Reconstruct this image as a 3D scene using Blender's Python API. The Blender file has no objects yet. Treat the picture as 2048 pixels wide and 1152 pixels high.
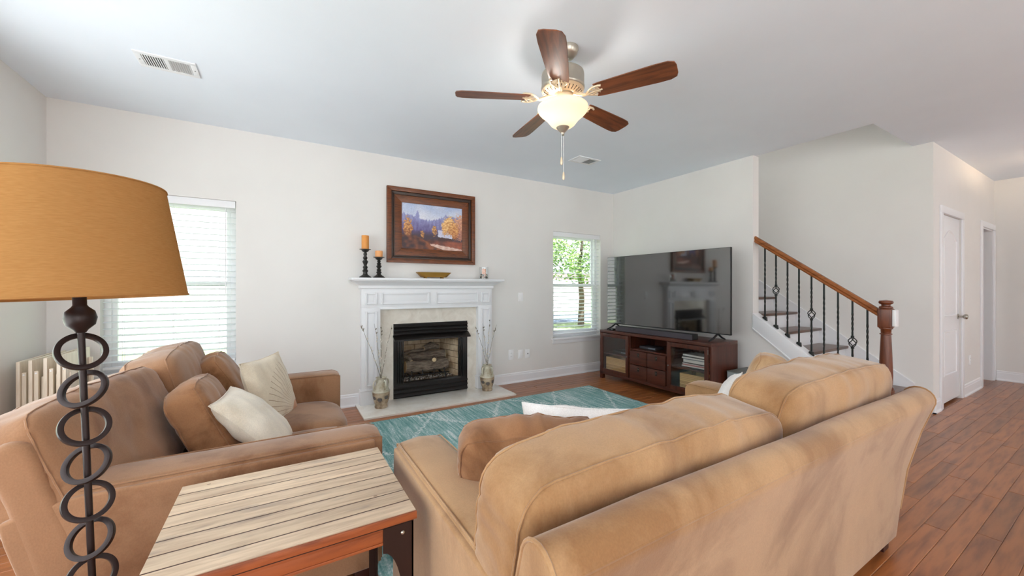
import bpy, bmesh, math, random
from mathutils import Vector, Matrix, Euler, noise
import numpy as np
random.seed(7)
sc = bpy.context.scene
COL = sc.collection
PI = math.pi

# ------------------------------------------------------------------ camera, world, exposure
cam_d = bpy.data.cameras.new('camera'); cam = bpy.data.objects.new('camera', cam_d); COL.objects.link(cam)
cam_d.sensor_width = 36.0; cam_d.lens = 36.0 * 775.0 / 2048.0; cam_d.clip_start = 0.05; cam_d.clip_end = 300
YAW = math.atan(464 / 775.0)
cam.location = (0, 0, 1.264); cam.rotation_euler = (PI / 2, 0, -YAW)
sc.camera = cam
sc.view_settings.view_transform = 'Standard'; sc.view_settings.look = 'None'
sc.view_settings.gamma = 1.0; sc.view_settings.use_curve_mapping = False
sc.view_settings.exposure = 0.17
world = bpy.data.worlds.new('overcast_sky'); sc.world = world; world.use_nodes = True
bg = world.node_tree.nodes['Background']; bg.inputs[0].default_value = (0.90, 0.955, 1.0, 1); bg.inputs[1].default_value = 2.6
sc.cycles.diffuse_bounces = 6; sc.cycles.max_bounces = 12; sc.cycles.transparent_max_bounces = 16
sc.cycles.sample_clamp_indirect = 6.0
FAN_W, HALL_W = 16.0, 20.0
sun_d = bpy.data.lights.new('sun', 'SUN'); sun_d.energy = 27.0; sun_d.angle = math.radians(1.0); sun_d.color = (0.93, 0.96, 1.0)
sun = bpy.data.objects.new('sun', sun_d); COL.objects.link(sun); sun.location = (0, -20, 30); sun.rotation_euler = (math.radians(19), 0, 0)   # high sun from behind the house

def portal(name, loc, rot, sx, sy):
    l = bpy.data.lights.new(name, 'AREA'); l.shape = 'RECTANGLE'; l.size = sx; l.size_y = sy
    l.cycles.is_portal = True
    o = bpy.data.objects.new(name, l); COL.objects.link(o); o.location = loc; o.rotation_euler = rot
# windows of the open plan room (those behind the camera too): where the daylight enters
BACKWIN = [(-0.9, 1.0), (2.6, 3.8), (6.2, 7.2)]         # x ranges on the rear wall
LEFTWIN = [(-3.0, -0.2), (0.3, 3.4)]                    # y ranges on the left wall
def daylight(loc, rot, sx, sy, power):      # area lamp standing in for daylight in one window opening
    l = bpy.data.lights.new('window_daylight', 'AREA'); l.shape = 'RECTANGLE'; l.size = sx; l.size_y = sy; l.energy = power; l.color = (0.905, 0.955, 1.0)
    o = bpy.data.objects.new('window_daylight', l); COL.objects.link(o); o.location = loc; o.rotation_euler = rot
LEFT_L, REAR_L = 1.65, 3.4                                # radiance of the daylight in the side and rear windows
for a, b in BACKWIN: daylight(((a + b) / 2, -3.56, 1.35), (PI / 2, 0, 0), b - a, 2.3, REAR_L * PI * (b - a) * 2.3)
for a, b in LEFTWIN: daylight((-1.61, (a + b) / 2, 1.35), (0, -PI / 2, 0), 2.1, b - a, LEFT_L * PI * (b - a) * 2.1)
daylight((5.14, 4.50, 4.25), (-PI / 2, 0, 0), 0.86, 1.36, 4.0 * PI * 0.86 * 1.36)  # added lamp at the unseen landing window, lifts the stair wall
portal('daylight_portal', (-0.80, 4.60, 1.31), (-PI / 2, 0, 0), 0.9, 1.5)
portal('daylight_portal', (3.78, 4.60, 1.31), (-PI / 2, 0, 0), 0.9, 1.5)

# ------------------------------------------------------------------ materials
def lin(c):
    c = c / 255.0
    return c / 12.92 if c <= 0.04045 else ((c + 0.055) / 1.055) ** 2.4
def rgb(r, g, b): return (lin(r), lin(g), lin(b), 1.0)
def mat(name, base, rough=0.6, metal=0.0, spec=0.5, **k):
    m = bpy.data.materials.new(name); m.use_nodes = True
    p = m.node_tree.nodes['Principled BSDF']
    p.inputs['Base Color'].default_value = base; p.inputs['Roughness'].default_value = rough
    p.inputs['Metallic'].default_value = metal; p.inputs['Specular IOR Level'].default_value = spec
    for a, v in k.items(): p.inputs[a.replace('_', ' ')].default_value = v
    return m
class NT:
    def __init__(s, m): s.m = m; s.t = m.node_tree; s.p = s.t.nodes['Principled BSDF']
    def n(s, typ, **k):
        o = s.t.nodes.new(typ)
        for a, v in k.items():
            if a.startswith('i_'): o.inputs[a[2:].replace('_', ' ')].default_value = v
            else: setattr(o, a, v)
        return o
    def l(s, a, b): s.t.links.new(a, b)
    def coord(s, kind='Object', scale=(1, 1, 1), rot=(0, 0, 0)):
        if kind == 'World':
            c = s.n('ShaderNodeNewGeometry'); out = c.outputs['Position']
        else:
            c = s.n('ShaderNodeTexCoord'); out = c.outputs[kind]
        mp = s.n('ShaderNodeMapping'); mp.inputs['Scale'].default_value = scale; mp.inputs['Rotation'].default_value = rot
        s.l(out, mp.inputs['Vector']); return mp.outputs['Vector']
    def noise(s, vec, scale=5, detail=4, rough=0.55, dist=0.0):
        o = s.n('ShaderNodeTexNoise'); o.inputs['Scale'].default_value = scale; o.inputs['Detail'].default_value = detail
        o.inputs['Roughness'].default_value = rough; o.inputs['Distortion'].default_value = dist
        s.l(vec, o.inputs['Vector']); return o.outputs['Fac']
    def ramp(s, fac, stops):
        o = s.n('ShaderNodeValToRGB'); e = o.color_ramp.elements
        while len(e) < len(stops): e.new(0.5)
        for x, (p, c) in zip(e, stops): x.position = p; x.color = c
        s.l(fac, o.inputs['Fac']); return o.outputs['Color']
    def mix(s, fac, a, b, mode='MIX'):
        o = s.n('ShaderNodeMix', data_type='RGBA', blend_type=mode)
        for sock, v in ((o.inputs[0], fac), (o.inputs[6], a), (o.inputs[7], b)):
            if isinstance(v, (int, float)): sock.default_value = v
            elif isinstance(v, tuple): sock.default_value = v
            else: s.l(v, sock)
        return o.outputs[2]
    def math(s, op, a, b=0.0, c=None, clamp=False):
        o = s.n('ShaderNodeMath', operation=op, use_clamp=clamp)
        for i, v in enumerate((a, b) + ((c,) if c is not None else ())):
            if isinstance(v, (int, float)): o.inputs[i].default_value = v
            else: s.l(v, o.inputs[i])
        return o.outputs[0]
    def base(s, col): s.l(col, s.p.inputs['Base Color'])
    def bump(s, h, strength=0.2, dist=0.01):
        o = s.n('ShaderNodeBump'); o.inputs['Strength'].default_value = strength; o.inputs['Distance'].default_value = dist
        s.l(h, o.inputs['Height']); s.l(o.outputs['Normal'], s.p.inputs['Normal'])
def paint(name, c, var=0.03, rough=0.75):
    m = mat(name, c, rough, spec=0.3); t = NT(m)
    v = t.coord('World'); f = t.noise(v, 1.1, 3)
    a = tuple(x * (1 - var) for x in c[:3]) + (1,); b = tuple(min(1, x * (1 + var)) for x in c[:3]) + (1,)
    t.base(t.ramp(f, [(0.3, a), (0.7, b)]))
    t.bump(t.noise(v, 160, 2), 0.04, 0.002); return m
def wood(name, dark, light, rough=0.35, axis='X', scale=1.0, coord='Object', spec=0.5, var=None, bmp=0.02):
    m = mat(name, light, rough, spec=spec); t = NT(m)
    sx = {'X': (1.6, 14, 14), 'Y': (14, 1.6, 14), 'Z': (14, 14, 1.6)}[axis]
    v = t.coord(coord, tuple(q * scale for q in sx)); f = t.noise(v, 2.2, 6 if bmp else 3, 0.6 if bmp else 0.5, 0.6 if bmp else 0.1)
    col = t.ramp(f, [(0.28, dark), (0.55, light), (0.8, tuple(min(1, q * 1.18) for q in light[:3]) + (1,))])
    if var:
        oi = t.n('ShaderNodeObjectInfo'); gi = t.n('ShaderNodeNewGeometry')
        r = t.math('FRACT', t.math('ADD', oi.outputs['Random'], gi.outputs['Random Per Island']))
        hs = t.n('ShaderNodeHueSaturation'); t.l(col, hs.inputs['Color'])
        t.l(t.math('MULTIPLY_ADD', r, var, 1 - var / 2), hs.inputs['Value']); col = hs.outputs['Color']
    t.base(col)
    if bmp: t.bump(f, bmp, 0.001)
    return m
def suede(name, c, c2, scale=3.0):
    m = mat(name, c, 0.85, spec=0.15, Sheen_Weight=0.35, Sheen_Roughness=0.45); t = NT(m)
    v = t.coord('World', (1, 1, 0.7)); f = t.noise(v, scale, 5, 0.6, 0.4); g = t.noise(v, 240, 2, 0.5)
    col = t.ramp(f, [(0.34, c2), (0.5, c), (0.68, tuple(min(1, q * 1.12) for q in c[:3]) + (1,))])
    col = t.mix(0.16, col, t.ramp(g, [(0.3, (0.25, 0.25, 0.25, 1)), (0.7, (1, 1, 1, 1))]), 'MULTIPLY')
    t.base(col); t.bump(g, 0.12, 0.002); return m

M = {}
M['wall'] = paint('warm_white_wall_paint', rgb(228, 225, 221))
M['ceil'] = paint('cool_white_ceiling_paint', rgb(236, 244, 253), 0.02)  # bluish cast of the daylight put into the ceiling colour
M['trim'] = mat('white_gloss_trim', rgb(236, 236, 238), 0.35)
M['mantel'] = mat('white_mantel_paint', rgb(232, 232, 234), 0.4)
M['stone'] = mat('cream_marble', rgb(226, 218, 206), 0.12); _t = NT(M['stone']); _v = _t.coord('World'); _t.base(_t.ramp(_t.noise(_v, 6, 6, 0.65, 1.2), [(0.3, rgb(214, 204, 190)), (0.6, rgb(232, 225, 214))]))
M['hearthstone'] = mat('polished_cream_hearth', rgb(236, 230, 220), 0.08); _t = NT(M['hearthstone']); _v = _t.coord('World'); _t.base(_t.ramp(_t.noise(_v, 5, 6, 0.65, 1.0), [(0.3, rgb(228, 220, 208)), (0.6, rgb(242, 238, 230))]))
M['plank'] = wood('red_brown_floor_plank', rgb(120, 66, 33), rgb(160, 97, 52), 0.30, 'X', 1.0, 'World', 0.5, 0.40, 0)
NT(M['plank']).p.inputs['Coat Weight'].default_value = 0.2; NT(M['plank']).p.inputs['Coat Roughness'].default_value = 0.31
M['subfloor'] = mat('dark_joint', rgb(60, 34, 22), 0.5)
M['suede'] = suede('tan_suede', rgb(178, 139, 99), rgb(148, 107, 69))
M['suede2'] = suede('brown_tan_suede', rgb(160, 119, 88), rgb(126, 86, 58))  # same suede as the sofa, with dimmer light put into its colour
M['piping'] = mat('tan_piping', rgb(160, 120, 84), 0.8, spec=0.2)
M['cream'] = suede('cream_linen', rgb(236, 226, 208), rgb(224, 210, 188), 5)
M['white_fab'] = suede('white_cotton', rgb(246, 243, 240), rgb(236, 231, 226), 4)
M['brownpillow'] = suede('brown_suede_pillow', rgb(156, 112, 78), rgb(118, 78, 48), 5)
M['tanpillow'] = suede('light_tan_pillow', rgb(204, 168, 128), rgb(182, 140, 98), 6)
M['feet'] = mat('dark_sofa_foot', rgb(58, 26, 18), 0.4)
M['bronze'] = mat('dark_bronze_metal', rgb(42, 29, 27), 0.42, 0.4)
M['iron'] = mat('black_iron', rgb(34, 38, 36), 0.4, 0.5)
M['rust'] = mat('brown_iron', rgb(54, 34, 28), 0.5, 0.5)
M['black'] = mat('matt_black', rgb(18, 17, 17), 0.5)
M['fbblack'] = mat('black_firebox_metal', rgb(24, 20, 18), 0.3, 0.2)
M['rail'] = wood('orange_brown_handrail', rgb(108, 58, 26), rgb(152, 90, 46), 0.25, 'Y', 1.0)
M['newel'] = wood('red_brown_newel', rgb(66, 30, 14), rgb(112, 58, 32), 0.3, 'Z', 1.0)
M['tread'] = wood('dark_brown_tread', rgb(66, 44, 32), rgb(106, 76, 60), 0.28, 'X', 1.0)
M['console'] = wood('dark_cherry_wood', rgb(50, 22, 13), rgb(82, 40, 26), 0.3, 'Y', 1.0)
M['console_z'] = wood('dark_cherry_wood_upright', rgb(50, 22, 13), rgb(82, 40, 26), 0.3, 'Z', 1.0)
M['fan_motor'] = mat('brushed_nickel', rgb(186, 178, 164), 0.3, 0.75)
M['fan_cream'] = mat('antique_cream_metal', rgb(226, 206, 176), 0.35, 0.3)
M['blade'] = wood('walnut_blade', rgb(66, 34, 20), rgb(128, 72, 42), 0.4, 'X', 0.8)
M['blade_top'] = wood('walnut_blade_pale', rgb(92, 56, 34), rgb(134, 90, 58), 0.4, 'X', 0.8)
M['vent'] = mat('white_vent_enamel', rgb(236, 238, 240), 0.4)
M['ventdark'] = mat('vent_shadow_grey', rgb(120, 120, 116), 0.7)
M['plate'] = mat('white_plastic', rgb(240, 240, 240), 0.35)
M['nickel'] = mat('satin_nickel', rgb(176, 170, 160), 0.25, 0.9)
M['hinge'] = mat('dull_hinge_steel', rgb(130, 128, 124), 0.35, 0.8)
M['screen'] = mat('black_tv_glass', rgb(10, 10, 10), 0.06, spec=0.6, IOR=2.3)
M['tvbody'] = mat('tv_black_plastic', rgb(20, 20, 22), 0.4)
M['sb_front'] = mat('charcoal_speaker_cloth', rgb(72, 66, 72), 0.8)
M['grey'] = mat('grey_speaker_box', rgb(112, 116, 112), 0.45)
M['grey_side'] = mat('pale_grey_panel', rgb(150, 158, 160), 0.5)
M['basket'] = mat('woven_straw', rgb(206, 170, 116), 0.8)
_t = NT(M['basket']); _v = _t.coord('Object'); _w = _t.n('ShaderNodeTexBrick'); _w.inputs['Scale'].default_value = 26; _w.inputs['Color1'].default_value = rgb(232, 196, 136); _w.inputs['Color2'].default_value = rgb(194, 156, 100); _w.inputs['Mortar'].default_value = rgb(140, 104, 62); _w.inputs['Mortar Size'].default_value = 0.03
_m = _t.n('ShaderNodeMapping'); _m.inputs['Rotation'].default_value = (PI / 2, 0, PI / 2); _t.l(_v, _m.inputs['Vector']); _t.l(_m.outputs['Vector'], _w.inputs['Vector']); _t.base(_w.outputs['Color'])
M['candle'] = mat('amber_wax', rgb(222, 150, 72), 0.5, Subsurface_Weight=0.25, Subsurface_Scale=0.02)
M['candle2'] = mat('pale_orange_wax', rgb(236, 170, 110), 0.5, Subsurface_Weight=0.25, Subsurface_Scale=0.02)
M['candle3'] = mat('peach_wax', rgb(226, 160, 124), 0.5)
M['ebony'] = mat('black_turned_wood', rgb(36, 34, 30), 0.35)
M['brass'] = mat('aged_brass', rgb(172, 130, 58), 0.4, 0.5)
M['trayw'] = wood('cream_tray_wood', rgb(206, 190, 168), rgb(228, 216, 198), 0.45, 'Z', 0.7)
M['ovalbrown'] = mat('tray_edge_brown', rgb(168, 140, 114), 0.5)
M['branch'] = mat('grey_twig', rgb(122, 114, 98), 0.8)
M['bud'] = mat('white_catkin', rgb(226, 218, 206), 0.9)
M['ring_dark'] = M['bronze']
M['grass'] = mat('lawn_green', rgb(150, 196, 96), 0.9); _t = NT(M['grass']); _t.base(_t.ramp(_t.noise(_t.coord('World'), 3, 4), [(0.3, rgb(108, 124, 76)), (0.7, rgb(138, 152, 104))]))
M['patio'] = mat('pale_stone_paving', rgb(150, 148, 144), 0.9)
M['asphalt'] = mat('blue_grey_asphalt', rgb(96, 106, 120), 0.9)
M['concrete'] = mat('pale_concrete', rgb(214, 214, 210), 0.9)
M['extbrick'] = mat('whitewashed_brick', rgb(210, 204, 204), 0.9)
_t = NT(M['extbrick']); _v = _t.coord('Object'); _m = _t.n('ShaderNodeMapping'); _m.inputs['Rotation'].default_value = (PI / 2, 0, 0); _t.l(_v, _m.inputs['Vector'])
_w = _t.n('ShaderNodeTexBrick'); _w.inputs['Scale'].default_value = 4.2; _w.inputs['Color1'].default_value = rgb(160, 152, 152); _w.inputs['Color2'].default_value = rgb(112, 98, 98); _w.inputs['Mortar'].default_value = rgb(180, 176, 176); _w.inputs['Mortar Size'].default_value = 0.02; _w.inputs['Bias'].default_value = -0.3
_t.l(_m.outputs['Vector'], _w.inputs['Vector']); _t.base(_t.mix(_t.noise(_v, 1.6, 4), _w.outputs['Color'], rgb(176, 170, 174)))
M['roofing'] = mat('grey_roof_shingle', rgb(120, 116, 118), 0.9)
M['siding'] = mat('dusty_pink_siding', rgb(190, 166, 166), 0.8)
M['leaf'] = mat('tree_leaf', rgb(126, 160, 72), 0.6); _t = NT(M['leaf']); _g = _t.n('ShaderNodeNewGeometry'); _t.base(_t.ramp(_g.outputs['Random Per Island'], [(0.1, rgb(88, 128, 48)), (0.9, rgb(168, 196, 108))]))
M['bark'] = mat('tree_bark', rgb(96, 80, 66), 0.9)
M['paper'] = mat('white_paper', rgb(236, 234, 230), 0.6)
M['mag_dark'] = mat('dark_cover', rgb(60, 58, 62), 0.5); M['mag_red'] = mat('pink_cover', rgb(190, 130, 130), 0.5); M['mag_blue'] = mat('slate_cover', rgb(120, 128, 140), 0.5)
# glass that lets light through
def glassy(name, tint, gloss, rough=0.02):
    m = bpy.data.materials.new(name); m.use_nodes = True; t = m.node_tree; t.nodes.clear(); N = t.nodes.new; K = t.links.new
    o = N('ShaderNodeOutputMaterial'); mx = N('ShaderNodeMixShader'); tr = N('ShaderNodeBsdfTransparent'); gl = N('ShaderNodeBsdfGlossy'); lw = N('ShaderNodeLayerWeight'); pw_ = N('ShaderNodeMath'); ma = N('ShaderNodeMath')
    tr.inputs[0].default_value = tint; gl.inputs['Roughness'].default_value = rough; lw.inputs[0].default_value = 0.5
    pw_.operation = 'POWER'; pw_.inputs[1].default_value = 5.0; ma.operation = 'MULTIPLY_ADD'; ma.inputs[1].default_value = 0.9 * gloss; ma.inputs[2].default_value = 0.03 * gloss; ma.use_clamp = True
    K(lw.outputs['Facing'], pw_.inputs[0]); K(pw_.outputs[0], ma.inputs[0]); K(ma.outputs[0], mx.inputs[0]); K(tr.outputs[0], mx.inputs[1]); K(gl.outputs[0], mx.inputs[2]); K(mx.outputs[0], o.inputs[0])
    return m
M['pane'] = glassy('window_glass', (0.96, 0.98, 0.98, 1), 1.0)
M['screenpane'] = glassy('window_glass_with_insect_screen', (0.86, 0.88, 0.89, 1), 1.0)  # grey tint added to dim the bright view outside
M['cabglass'] = glassy('cabinet_glass', (0.95, 0.95, 0.94, 1), 2.0)
M['jar'] = glassy('clear_jar_glass', (0.97, 0.98, 0.98, 1), 1.6)
def translucent(name, c, c2, w, emit=0.0):
    m = bpy.data.materials.new(name); m.use_nodes = True; t = m.node_tree; t.nodes.clear()
    o = t.nodes.new('ShaderNodeOutputMaterial'); mx = t.nodes.new('ShaderNodeMixShader'); df = t.nodes.new('ShaderNodeBsdfDiffuse'); tr = t.nodes.new('ShaderNodeBsdfTranslucent')
    df.inputs[0].default_value = c; tr.inputs[0].default_value = c2; mx.inputs[0].default_value = w
    t.links.new(df.outputs[0], mx.inputs[1]); t.links.new(tr.outputs[0], mx.inputs[2]); out = mx.outputs[0]
    if emit:
        em = t.nodes.new('ShaderNodeEmission'); em.inputs[0].default_value = (1, 0.86, 0.66, 1); em.inputs[1].default_value = emit
        ad = t.nodes.new('ShaderNodeAddShader'); t.links.new(out, ad.inputs[0]); t.links.new(em.outputs[0], ad.inputs[1]); out = ad.outputs[0]
    t.links.new(out, o.inputs[0]); return m, t, df, tr
M['globe'] = translucent('frosted_glass_bowl', rgb(250, 244, 232), rgb(255, 248, 238), 0.6, 0.0)[0]
M['shade'], _nt, _df, _tr = translucent('tan_linen_shade', rgb(190, 142, 88), rgb(196, 142, 84), 0.3)
_tc = _nt.nodes.new('ShaderNodeTexCoord'); _mp = _nt.nodes.new('ShaderNodeMapping'); _mp.inputs['Scale'].default_value = (30, 30, 300); _nz = _nt.nodes.new('ShaderNodeTexNoise'); _nz.inputs['Scale'].default_value = 2.0; _rp = _nt.nodes.new('ShaderNodeValToRGB')
_rp.color_ramp.elements[0].position = 0.25; _rp.color_ramp.elements[0].color = rgb(176, 128, 76); _rp.color_ramp.elements[1].position = 0.75; _rp.color_ramp.elements[1].color = rgb(196, 148, 92)
_nt.links.new(_tc.outputs['Object'], _mp.inputs[0]); _nt.links.new(_mp.outputs[0], _nz.inputs['Vector']); _nt.links.new(_nz.outputs['Fac'], _rp.inputs[0]); _nt.links.new(_rp.outputs[0], _df.inputs[0])
M['slat'] = translucent('white_blind_slat', rgb(240, 243, 244), rgb(246, 249, 252), 0.5)[0]
def emitm(name, c, s):
    m = bpy.data.materials.new(name); m.use_nodes = True; t = m.node_tree; t.nodes.clear()
    o = t.nodes.new('ShaderNodeOutputMaterial'); e = t.nodes.new('ShaderNodeEmission'); e.inputs[0].default_value = c; e.inputs[1].default_value = s; t.links.new(e.outputs[0], o.inputs[0]); return m
M['bulb'] = emitm('warm_bulb', (1, 0.90, 0.78, 1), 14)

# ------------------------------------------------------------------ mesh helpers
class MB:
    def __init__(s): s.v = []; s.f = []
    def add(s, vs, fs):
        b = len(s.v); s.v += [tuple(q) for q in vs]; s.f += [tuple(i + b for i in f) for f in fs]; return s
    def box(s, lo, hi):
        x0, y0, z0 = lo; x1, y1, z1 = hi
        return s.add([(x0, y0, z0), (x1, y0, z0), (x1, y1, z0), (x0, y1, z0), (x0, y0, z1), (x1, y0, z1), (x1, y1, z1), (x0, y1, z1)],
                     [(0, 3, 2, 1), (4, 5, 6, 7), (0, 1, 5, 4), (1, 2, 6, 5), (2, 3, 7, 6), (3, 0, 4, 7)])
    def prism(s, poly, axis, a, b):
        n = len(poly)
        def P(p, t): return {'x': (t, p[0], p[1]), 'y': (p[0], t, p[1]), 'z': (p[0], p[1], t)}[axis]
        vs = [P(p, a) for p in poly] + [P(p, b) for p in poly]
        return s.add(vs, [tuple(range(n))[::-1], tuple(range(n, 2 * n))] + [(i, (i + 1) % n, n + (i + 1) % n, n + i) for i in range(n)])
    def tube(s, pts, r, n=8, closed=False, cap=True):
        pts = [Vector(p) for p in pts]; N = len(pts); R = r if isinstance(r, (list, tuple)) else [r] * N
        vs = []; fs = []; up = None
        for i, p in enumerate(pts):
            a = pts[i - 1] if (i > 0 or closed) else p; b = pts[(i + 1) % N] if (i < N - 1 or closed) else p
            d = (b - a).normalized()
            if up is None: up = d.orthogonal().normalized()
            up = (up - d * up.dot(d)); up = up.normalized() if up.length > 1e-6 else d.orthogonal().normalized()
            w = d.cross(up)
            vs += [p + (up * math.cos(2 * PI * k / n) + w * math.sin(2 * PI * k / n)) * R[i] for k in range(n)]
        for i in range(N if closed else N - 1):
            j = (i + 1) % N
            fs += [(i * n + k, i * n + (k + 1) % n, j * n + (k + 1) % n, j * n + k) for k in range(n)]
        if cap and not closed: fs += [tuple(range(n))[::-1], tuple(range((N - 1) * n, N * n))]
        return s.add(vs, fs)
    def lathe(s, prof, n=24, c=(0, 0, 0), closed=False):
        vs = [(c[0] + r * math.cos(2 * PI * k / n), c[1] + r * math.sin(2 * PI * k / n), c[2] + z) for r, z in prof for k in range(n)]
        m = len(prof); fs = []
        for i in range(m if closed else m - 1):
            j = (i + 1) % m; fs += [(i * n + k, i * n + (k + 1) % n, j * n + (k + 1) % n, j * n + k) for k in range(n)]
        if not closed:
            if prof[0][0] > 1e-5: fs.append(tuple(range(n))[::-1])
            if prof[-1][0] > 1e-5: fs.append(tuple(range((m - 1) * n, m * n)))
        return s.add(vs, fs)
    def sweep_rect(s, rect, z0, z1): return s
    def mesh(s, name, m=None, smooth=False, bevel=0.0, seg=2, weld=False):
        me = bpy.data.meshes.new(name); me.from_pydata(s.v, [], s.f)
        b = bmesh.new(); b.from_mesh(me)
        if weld: bmesh.ops.remove_doubles(b, verts=b.verts, dist=1e-5)
        bmesh.ops.recalc_face_normals(b, faces=b.faces)
        if bevel: bmesh.ops.bevel(b, geom=[e for e in b.edges if len(e.link_faces) == 2 and e.calc_face_angle(0) > 0.6], offset=bevel, segments=seg, profile=0.6, affect='EDGES', clamp_overlap=True)
        b.to_mesh(me); b.free()
        if smooth:
            for p in me.polygons: p.use_smooth = True
        if bevel and not smooth:
            me.shade_smooth() if hasattr(me, 'shade_smooth') else None
            me.set_sharp_from_angle(angle=math.radians(38))
        elif smooth: me.set_sharp_from_angle(angle=math.radians(50))
        if m: me.materials.append(m)
        return me
    def build(s, name, m, parent=None, **k): return put(name, s.mesh(name, m, **k), parent)
def put(name, me, parent=None, loc=None, rot=None, scale=None):
    o = bpy.data.objects.new(name, me); COL.objects.link(o)
    if parent: o.parent = parent
    if loc: o.location = loc
    if rot: o.rotation_euler = rot
    if scale: o.scale = scale
    return o
def tag(o, label=None, cat=None, group=None, kind=None):
    if label: o['label'] = label
    if cat: o['category'] = cat
    if group: o['group'] = group
    if kind: o['kind'] = kind
    return o
def thing(name, label, cat, loc=(0, 0, 0), rot=(0, 0, 0), group=None, kind=None):
    o = bpy.data.objects.new(name, None); COL.objects.link(o); o.location = loc; o.rotation_euler = rot; o.empty_display_size = 0.1
    return tag(o, label, cat, group, kind)
def B(lo, hi): return MB().box(lo, hi)
def struct(name, mb, m, label, cat, **k): return tag(mb.build(name, m, None, **k), label, cat, None, 'structure')

def wall_cells(u0, u1, z0, z1, holes):
    us = sorted(set([u0, u1] + [h[0] for h in holes] + [h[1] for h in holes])); zs = sorted(set([z0, z1] + [h[2] for h in holes] + [h[3] for h in holes]))
    for a, b in zip(us, us[1:]):
        run = None
        for c, d in zip(zs, zs[1:]):
            if any(h[0] <= a + 1e-6 and b <= h[1] + 1e-6 and h[2] <= c + 1e-6 and d <= h[3] + 1e-6 for h in holes):
                if run: yield (a, b) + run; run = None
            else: run = (run[0], d) if run else (c, d)
        if run: yield (a, b) + run
def wall_x(name, X0, X1, y0, y1, z0, z1, holes, label, m='wall'):
    mb = MB()
    for a, b, c, d in wall_cells(y0, y1, z0, z1, holes): mb.box((X0, a, c), (X1, b, d))
    return struct(name, mb, M[m], label, 'wall')
def wall_y(name, Y0, Y1, x0, x1, z0, z1, holes, label, m='wall'):
    mb = MB()
    for a, b, c, d in wall_cells(x0, x1, z0, z1, holes): mb.box((a, Y0, c), (b, Y1, d))
    return struct(name, mb, M[m], label, 'wall')

# ------------------------------------------------------------------ room shell
H = 2.74; YB = 4.42; XL = -1.55; XR = 4.51; XS = 5.65; YH = 1.17; XE = 8.46; YR = -3.5
WZ0, WZ1 = 0.555, 2.072
WL = (-1.255, -0.352); WR = (3.327, 4.232)
wall_y('wall_back', YB, YB + 0.16, XL - 0.15, XR + 0.12, 0, H, [(WL[0], WL[1], WZ0, WZ1), (WR[0], WR[1], WZ0, WZ1), (1.10, 1.96, 0.04, 0.84)], 'warm white wall behind the fireplace with two windows')
wall_x('wall_left', XL - 0.15, XL, YR, YB, 0, H, [(a, b, 0.3, 2.4) for a, b in LEFTWIN], 'warm white side wall beside the tan lamp shade')
wall_x('wall_right', XR, XR + 0.12, 2.32, YB, 0, H, [], 'warm white wall behind the television')
wall_x('wall_stair', XS, XS + 0.12, YH, YB + 0.16, 0, 5.2, [], 'tall white wall rising beside the stairs')
wall_y('wall_hall', YH, YH + 0.12, XS + 0.12, XE, 0, H, [(5.935, 6.70, 0, 2.05), (7.71, 8.36, 0, 2.05)], 'warm lit hall wall with white closet door')
wall_x('wall_end', XE, XE + 0.12, YR, 2.9, 0, H, [], 'beige wall at the end of the hall')
wall_y('wall_rear', YR - 0.15, YR, XL - 0.15, XE + 0.12, 0, H, [(a, b, 0.2, 2.5) for a, b in BACKWIN], 'rear wall with wide windows')
# closed volumes round the stairwell and the side passage
mb = MB(); mb.box((XR, 1.32, H + 0.16), (XR + 0.12, YB, 5.2)); mb.box((XR + 0.12, 1.20, H + 0.16), (XS, 1.32, 5.2))
struct('wall_upstairs', mb, M['wall'], 'upper stairwell walls above the stairs', 'wall')
wall_y('wall_landing', YB, YB + 0.16, XR + 0.12, XS, 0, 5.2, [(4.7, 5.58, 3.55, 4.95)], 'landing wall at the top of the stairs')
struct('ceiling_stairwell', B((XR, 1.2, 5.2), (XS + 0.12, YB + 0.16, 5.3)), M['ceil'], 'high ceiling over the stairwell', 'ceiling')
mb = MB(); mb.box((7.45, YH + 0.12, 0), (7.55, 2.9, H)); mb.box((7.45, 2.9, 0), (XE + 0.12, 3.0, H)); mb.box((5.77, 1.9, 0), (7.45, 2.0, H))
struct('wall_passage', mb, M['wall'], 'white passage walls beyond the hall opening', 'wall')
mb = MB()
for a, b, c, d in wall_cells(XL - 0.15, XE + 0.12, YR - 0.15, YB + 0.16, [(XR + 0.06, XS + 0.06, 1.32, YB)]): mb.box((a, c, H), (b, d, H + 0.16))
struct('ceiling', mb, M['ceil'], 'flat pale blue-grey ceiling', 'ceiling')

# floor: a sub-floor with planks laid along the fireplace wall
fl = struct('floor', B((XL - 0.15, YR - 0.15, -0.16), (XE + 0.12, YB + 0.2, -0.014)), M['subfloor'], 'glossy red-brown hardwood plank floor', 'floor')
PW = 0.083
def plank_mb(w, x0=0.0, x1=1.0, y=0.0, mb=None):
    mb = mb or MB(); e = 0.0022; ex = e / max(0.3, 1) ; z0, z1, zt = -0.014, -0.0018, 0.0
    a, b, c, d = x0 + 0.0004, x1 - 0.0004, y + 0.0004, y + w - 0.0004
    mb.add([(a, c, z0), (b, c, z0), (b, d, z0), (a, d, z0), (a, c, z1), (b, c, z1), (b, d, z1), (a, d, z1), (a + e, c + e, zt), (b - e, c + e, zt), (b - e, d - e, zt), (a + e, d - e, zt)],
           [(0, 1, 5, 4), (1, 2, 6, 5), (2, 3, 7, 6), (3, 0, 4, 7), (4, 5, 9, 8), (5, 6, 10, 9), (6, 7, 11, 10), (7, 4, 8, 11), (8, 9, 10, 11)])
    return mb
pmesh = plank_mb(PW).mesh('plank', M['plank'])
rest = MB(); planks = []
y = YR; row = 0
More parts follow.
